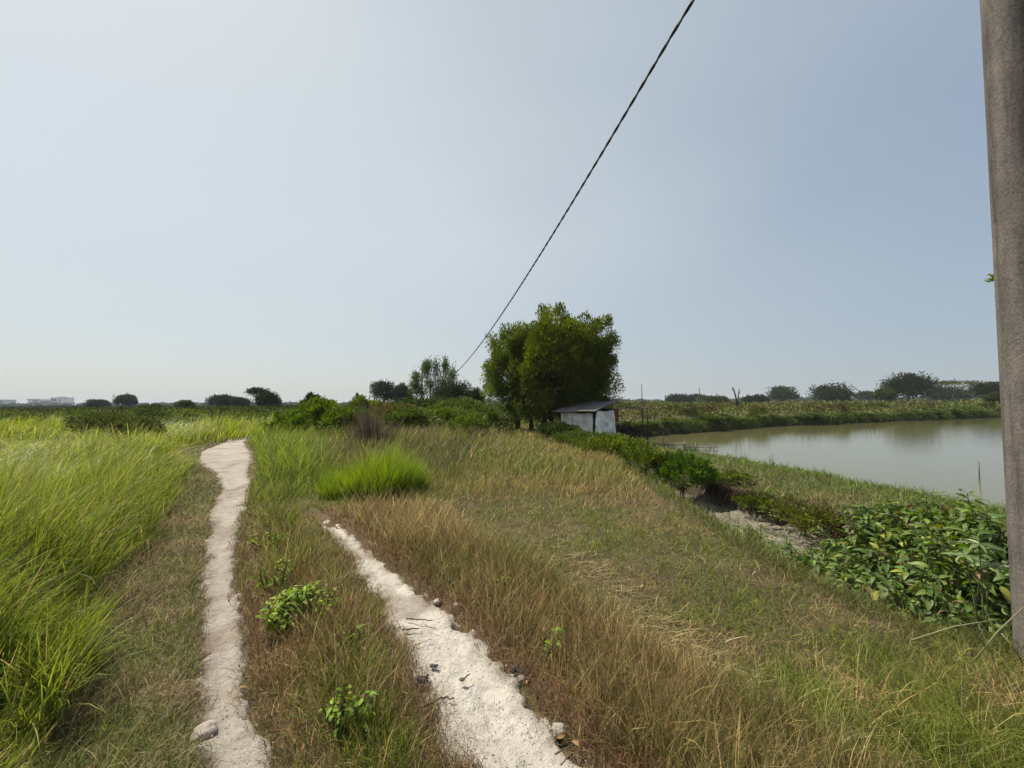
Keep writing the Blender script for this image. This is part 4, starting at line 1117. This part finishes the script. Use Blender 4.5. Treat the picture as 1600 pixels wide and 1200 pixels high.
dtree(1090, 634, 617, 34, 210, 'far tree behind the leaning thin post', HZG)
# tree with separate upright leafy branches
a = at(678, 645, 58); z0 = GZ0(a[0], 58); root = empty('tree', (a[0], 58, z0)); tag(root, 'tree with separate upright leafy branches around the far pole', 'tree')
g = G(); gb = G()
for (px, py, wpx, hpx) in ((664, 583, 12, 26), (683, 580, 11, 30), (695, 575, 9, 26), (670, 574, 12, 16), (708, 588, 12, 22), (652, 592, 12, 18), (648, 605, 14, 16), (690, 600, 16, 24), (672, 604, 18, 22), (706, 604, 18, 20), (658, 615, 20, 18), (690, 618, 26, 20)):
    c0 = at(px, py, 58) - [a[0], 58, z0]; c0[1] = random.uniform(-1.2, 1.2)
    n = 700; o_ = rng.normal(0, .46, (n, 3)) * np.array([wpx, wpx, hpx]) / F * 58 * .62
    cards(g, c0 + o_, o_ + [0, 0, .6] + rng.normal(0, .4, (n, 3)), .34 * rng.uniform(.5, 1.1, n), jitter(mixcol((.04, .065, .015), (.10, .14, .028), rng.random(n))), .4)
    limb(gb, (c0[0] * .25, 0, .6), c0, .07, .02, (.08, .07, .055), 6, .1)
g.obj('crown', M_leaf, root); gb.tube([(0, 0, -.2), (0, 0, 1.2)], [.2, .12], 8, (.08, .07, .055)); gb.obj('trunk', M_bark, root)

# far woodland mass on the horizon
def woodland():
    g = G(); m_ = 1500
    px = rng.uniform(-700, 2300, m_); ang = np.arctan((px - 800) / F)
    D0 = rng.uniform(420, 900, m_) / 1.0
    X = D0 * (px - 800) / F; Y = D0
    D = np.hypot(X, Y)
    hh = rng.uniform(4, 11, m_) * (.55 + .9 * fbm(px * .011, D0 * 0, 161, 2)) * (D0 / 650) * np.where(px < 700, .42, .85)
    wd = hh * rng.uniform(1.2, 2.4, m_)
    per = 42
    o_ = rng.normal(0, 1, (m_, per, 3)); o_ /= np.linalg.norm(o_, axis=2)[..., None]; o_ *= rng.random((m_, per, 1)) ** .4
    c0 = np.stack([X, Y, hh * .5], -1)[:, None]
    p = c0 + o_ * np.stack([wd * .5, wd * .5, hh * .5], -1)[:, None]
    col = mixcol((.030, .052, .024), (.055, .082, .034), rng.random(m_)); col = np.repeat(col, per, 0)
    p = p.reshape(-1, 3)
    cards(g, p, rng.normal(0, .6, p.shape) + [0, 0, .7], .0042 * np.repeat(D0, per) * rng.uniform(.6, 1.3, len(p)), jitter(col, .15), .8)
    return g
tag(woodland().obj('distant_woodland', M_far), 'hazy strip of far woodland along the horizon', 'woodland', kind='stuff')

# ------------------------------------------------------------------ far buildings, wall, mast
def B(px, py, Y): return at(px, py, Y)
D = 700.
bl = empty('building', (B(72, 634, D)[0], D, 0)); tag(bl, 'pale multi-storey building with dark window bands on the left horizon', 'building')
s = D / F
def bz(y): return at(72, y, D)[2]
PW = (.85, .85, .85); DW = (.10, .11, .13)
g = G(); h1, h2, h3 = bz(624), bz(625.5), bz(622)
xo = bl.location.x
def bx(px): return at(px, 630, D)[0] - xo
def blk(g, xa, xb, z0, z1, dep, y0=0, col=PW): g.box(((bx(xa) + bx(xb)) / 2, dep / 2 + y0, (z0 + z1) / 2), (bx(xb) - bx(xa), dep, z1 - z0), 0, col)
blk(g, 43, 60, 0, h1, 18); blk(g, 60, 79, 0, h2, 16, 2, (.5, .5, .52)); blk(g, 79, 98, 0, h3, 18); blk(g, 98, 102, 0, bz(629), 14, 2, (.35, .36, .38))
g.obj('wall', M_wall, bl, False)
g = G(); blk(g, 41, 60.5, h1 + .01, h1 + .9, 20, -1, (.5, .5, .5)); blk(g, 79, 97.5, h3 + .01, h3 + .9, 20, -1, (.5, .5, .5)); blk(g, 85, 92, h3 + .9, bz(620), 8, 4, (.45, .45, .46)); g.obj('roof', M_wall, bl, False)
for (xa, xb, y0_, y1_, off) in ((47, 59, 628, 631.5, -.3), (61, 78.5, 626.3, 628, 1.7), (61, 78.5, 628.8, 631.8, 1.7), (79.5, 91, 628.2, 631.8, -.3), (79.5, 88, 623.8, 626.6, -.3), (51, 59, 624.9, 627, -.3), (93, 94.5, 624, 631.5, -.3)):
    g = G(); blk(g, xa, xb, bz(y1_), bz(y0_), .3, off, DW)
    n_ = int((xb - xa) / 2)
    for q in range(1, n_): blk(g, xa + q * 2 - .12, xa + q * 2 + .12, bz(y1_), bz(y0_), .25, off - .26, (.45, .45, .45))
    g.obj('window', M_wall, bl, False)
g = G(); blk(g, 42, 102, bz(633.6), bz(632.8), 1.0, -1.05, (.6, .6, .6)); g.obj('canopy', M_wall, bl, False)
b2 = empty('building', (B(0, 634, D)[0], D, 0)); tag(b2, 'pale block cut by the left edge of the picture on the horizon', 'building')
xo = b2.location.x
g = G(); blk(g, -30, 5.5, 0, bz(624), 18, 0, (.55, .55, .56)); g.obj('wall', M_wall, b2, False)
for (xa, xb) in ((-28, -14), (-12, -2), (-1, 3.5)):
    g = G(); blk(g, xa, xb, bz(629), bz(625.5), .3, -.3, DW); g.obj('window', M_wall, b2, False)
b3 = empty('warehouse', (B(15, 634, D)[0], D + 40, 0)); tag(b3, 'low grey shed beside the block at the left edge of the horizon', 'building')
xo = b3.location.x
g = G(); blk(g, 6, 24, 0, bz(632), 20, 0, (.35, .37, .4)); g.obj('wall', M_wall, b3, False)
g = G(); v = [(bx(5), -1, bz(632)), (bx(25), -1, bz(632)), (bx(25), 21, bz(632)), (bx(5), 21, bz(632)), (bx(5), 10, bz(630.3)), (bx(25), 10, bz(630.3))]
g.addmulti(v, [np.array([(0, 1, 5, 4), (2, 3, 4, 5)]), np.array([(0, 4, 3), (1, 2, 5)])], (.3, .32, .35)); g.obj('roof', M_wall, b3, False)
# long dark wall
Dw = 150.; xa = at(-60, 636, Dw)[0]; xb = at(265, 636, Dw)[0]; g = G()
g.box(((xa + xb) / 2, Dw, .6), (xb - xa, .3, 1.9), 0, (.10, .11, .125))
for q in np.arange(xa, xb, 3): g.box((q, Dw - .2, .65), (.25, .15, 1.95), 0, (.14, .15, .16))
tag(g.obj('boundary_wall', M_wall, smooth=False), 'long low dark wall in front of the buildings on the left horizon', 'wall')
# lattice mast
D = 620.; mb = B(177, 633, D); mt = B(177, 616.5, D); ms = empty('lattice_mast', (mb[0], D, 0)); tag(ms, 'thin lattice radio mast on the left horizon', 'mast')
g = G(); hh = mt[2]
leg = [(-1.5, -1.5), (1.5, -1.5), (1.5, 1.5), (-1.5, 1.5)]
for (x, y) in leg: g.tube([(x, y, 0), (x * .35, y * .35, hh)], [.22, .16], 5, (.25, .26, .28))
zs = np.linspace(0, hh, 9)
for i in range(8):
    for q in range(4):
        f0 = 1 - .65 * zs[i] / hh; f1__ = 1 - .65 * zs[i + 1] / hh; A_ = leg[q]; B_ = leg[(q + 1) % 4]
        g.tube([(A_[0] * f0, A_[1] * f0, zs[i]), (B_[0] * f1__, B_[1] * f1__, zs[i + 1])], .10, 4, (.25, .26, .28))
g.obj('frame', M_wall, ms, False)
g = G(); g.tube([(0, 0, hh), (0, 0, hh + 3)], .1, 5, (.3, .3, .3)); g.obj('antenna', M_wall, ms, False)

# ------------------------------------------------------------------ clods, sticks, leaves on the track
def clod(px, py, sx, sy, sz, label, col, seed):
    x, y = P(px, py); n1_, n2_ = 40, 24
    th, ph = np.meshgrid(np.linspace(0, 2 * np.pi, n1_), np.linspace(0.001, np.pi - .001, n2_))
    d = np.stack([np.sin(ph) * np.cos(th), np.sin(ph) * np.sin(th), np.cos(ph)], -1)
    sfade = np.sin(th / 2) ** .3
    r = 1 + .6 * (fbm(d[..., 0] * 1.6 + seed, d[..., 1] * 1.6 + d[..., 2] * 1.1, seed, 5) - .5) * np.abs(np.sin(ph)) + .12 * (vn(d[..., 0] * 9 + d[..., 2] * 5, d[..., 1] * 9, seed) - .5)
    g = G(); g.grid(d * r[..., None] * np.array([sx, sy, sz]), np.array(col) * (.8 + .4 * fbm(th * 3, ph * 3, seed)[..., None]))
    tag(g.obj('clod', M_stone, loc=(x, y, GZ0(x, y) + sz * .35)), label, 'clod')
clod(318, 1146, .055, .06, .03, 'pale rounded sand clod at the left edge of the left track', (.34, .295, .25), 3)
clod(872, 1143, .040, .035, .026, 'pale grey lump of sand at the right edge of the right-hand track', (.36, .32, .27), 5)
clod(684, 941, .030, .028, .02, 'white pebble-like clod left of its twin beside the upper right-hand track', (.5, .46, .4), 7)
clod(714, 947, .030, .026, .02, 'white pebble-like clod nearest the straw at the upper right-hand track', (.5, .46, .4), 9)
clod(816, 1062, .028, .022, .018, 'small grey clod in the dark dirt by the right edge of the wide track', (.3, .26, .22), 11)
clod(806, 998, .024, .02, .016, 'small pale clod hidden in the grass right of the wide track', (.42, .37, .31), 12)
def stick(p0, p1, r, label, col=(.12, .095, .075), kink=.004):
    a = P(*p0); b = P(*p1); t_ = np.linspace(0, 1, 7)[:, None]; p = a + (b - a) * t_
    nrm = np.array([-(b - a)[1], (b - a)[0]]); nrm /= np.linalg.norm(nrm)
    p = p + nrm * (rng.normal(0, kink, 7) * np.array([0, 1, 1, 1, 1, 1, 0]))[:, None]
    z = H(p[:, 0], p[:, 1]) + .028 + r
    g = G(); g.tube(np.c_[p, z] - np.array([a[0], a[1], 0]), np.linspace(r, r * .5, 7), 6, col)
    tag(g.obj('stick', M_bark, loc=(a[0], a[1], 0)), label, 'stick')
stick((635, 974), (676, 977), .006, 'thin dry twig lying straight across the upper part of the wide track')
stick((628, 992), (655, 990), .007, 'dark short stick with a knotted end on the left of the wide track')
stick((664, 983), (685, 992), .003, 'hair-thin twig beside the straight one on the wide track')
stick((658, 1116), (690, 1100), .007, 'bent grey stick lying in the lower left of the wide track')
stick((690, 1100), (710, 1101), .006, 'short end piece touching the bent grey stick')
stick((648, 1015), (675, 1006), .003, 'pale thin straw lying above the dark lumps on the track', (.22, .17, .12))
stick((868, 1190), (900, 1172), .004, 'thin dark twig at the bottom right end of the wide track')
stick((310, 1040), (330, 1028), .006, 'dark root across the left edge of the left track', (.1, .07, .05))
# dried pod with a stem
a = P(722, 1070); g = G(); th, ph = np.meshgrid(np.linspace(0, 2 * np.pi, 20), np.linspace(0, np.pi, 12))
g.grid(np.stack([.017 * np.sin(ph) * np.cos(th), .013 * np.sin(ph) * np.sin(th), .009 * np.cos(ph)], -1), (.12, .095, .07))
pod = g.obj('dried_pod', M_bark, loc=(a[0], a[1], GZ0(*a) + .03)); tag(pod, 'dark dried seed pod with its stem lying on the white sand', 'seed pod')
g = G(); g.tube([(.01, .006, 0), (.03, .03, .003), (.042, .042, .002)], [.004, .0035, .003], 6, (.13, .10, .08)); g.obj('stem', M_bark, pod)
# fallen leaves
for (px, py, lab, az) in ((822, 1079, 'orange-brown dry leaf at the right edge of the wide track', 1.2), (870, 1165, 'rusty dead leaf near the lower right edge of the wide track', .3), (905, 1178, 'long brown dead leaf at the bottom beside the wide track', 2.3), (372, 1086, 'pale dry leaf lying on the left track', .4), (468, 1185, 'brown dead leaf in the sand patch at the bottom left', 1.6)):
    a = P(px, py); g = G(); bigleaves(g, np.array([[0, 0, 0.]]), np.array([[math.cos(az), math.sin(az), .15]]), np.array([.045]), np.array([[.30, .17, .08]]), .5, .2, .3)
    tag(g.obj('dead_leaf', M_dry, loc=(a[0], a[1], GZ0(*a) + .035)), lab, 'dead leaf')
# dark lumps of dung/ash on the sand
def lumps(px, py, n, spread, label):
    a = P(px, py); g = G()
    for i in range(n):
        x, y = random.gauss(0, spread), random.gauss(0, spread * .7); r = random.uniform(.004, .010)
        th, ph = np.meshgrid(np.linspace(0, 2 * np.pi, 9), np.linspace(0, np.pi, 6)); q = 1 + .3 * rng.random(th.shape); q[:, -1] = q[:, 0]
        g.grid(np.stack([x + r * q * np.sin(ph) * np.cos(th), y + r * q * np.sin(ph) * np.sin(th), r * .8 * np.cos(ph) + .004], -1), np.array([.05, .042, .036]) * random.uniform(.7, 1.8))
    tag(g.obj('dirt_lump', M_stone, loc=(a[0], a[1], GZ0(*a) + .024)), label, 'dirt lump')
lumps(660, 1068, 30, .022, 'dark crumbly dirt lump at the left side of the wide track')
lumps(677, 1048, 12, .012, 'small dark dirt lump above the bigger one on the wide track')
lumps(812, 1055, 26, .025, 'dark crumbly dirt at the right edge of the wide track')

# ------------------------------------------------------------------ haze
HZ_D = .00024
me = bpy.data.meshes.new('haze'); x = 4750; z0_, z1_ = -3.0, 32.0
me.from_pydata([(-x, -x, z0_), (x, -x, z0_), (x, x, z0_), (-x, x, z0_), (-x, -x, z1_), (x, -x, z1_), (x, x, z1_), (-x, x, z1_)], [], [(0, 3, 2, 1), (4, 5, 6, 7), (0, 1, 5, 4), (1, 2, 6, 5), (2, 3, 7, 6), (3, 0, 4, 7)])
hm_ = bpy.data.materials.new('haze'); hm_.use_nodes = True; t = hm_.node_tree; t.nodes.clear()
ho = t.nodes.new('ShaderNodeOutputMaterial'); pv = t.nodes.new('ShaderNodeVolumePrincipled')
pv.inputs['Density'].default_value = HZ_D; pv.inputs['Color'].default_value = (.86, .90, .95, 1)
t.links.new(pv.outputs[0], ho.inputs['Volume']); me.materials.append(hm_)
ho_ = bpy.data.objects.new('haze', me); COL.objects.link(ho_); tag(ho_, kind='stuff'); ho_['label'] = 'thin pale haze over the flat land'
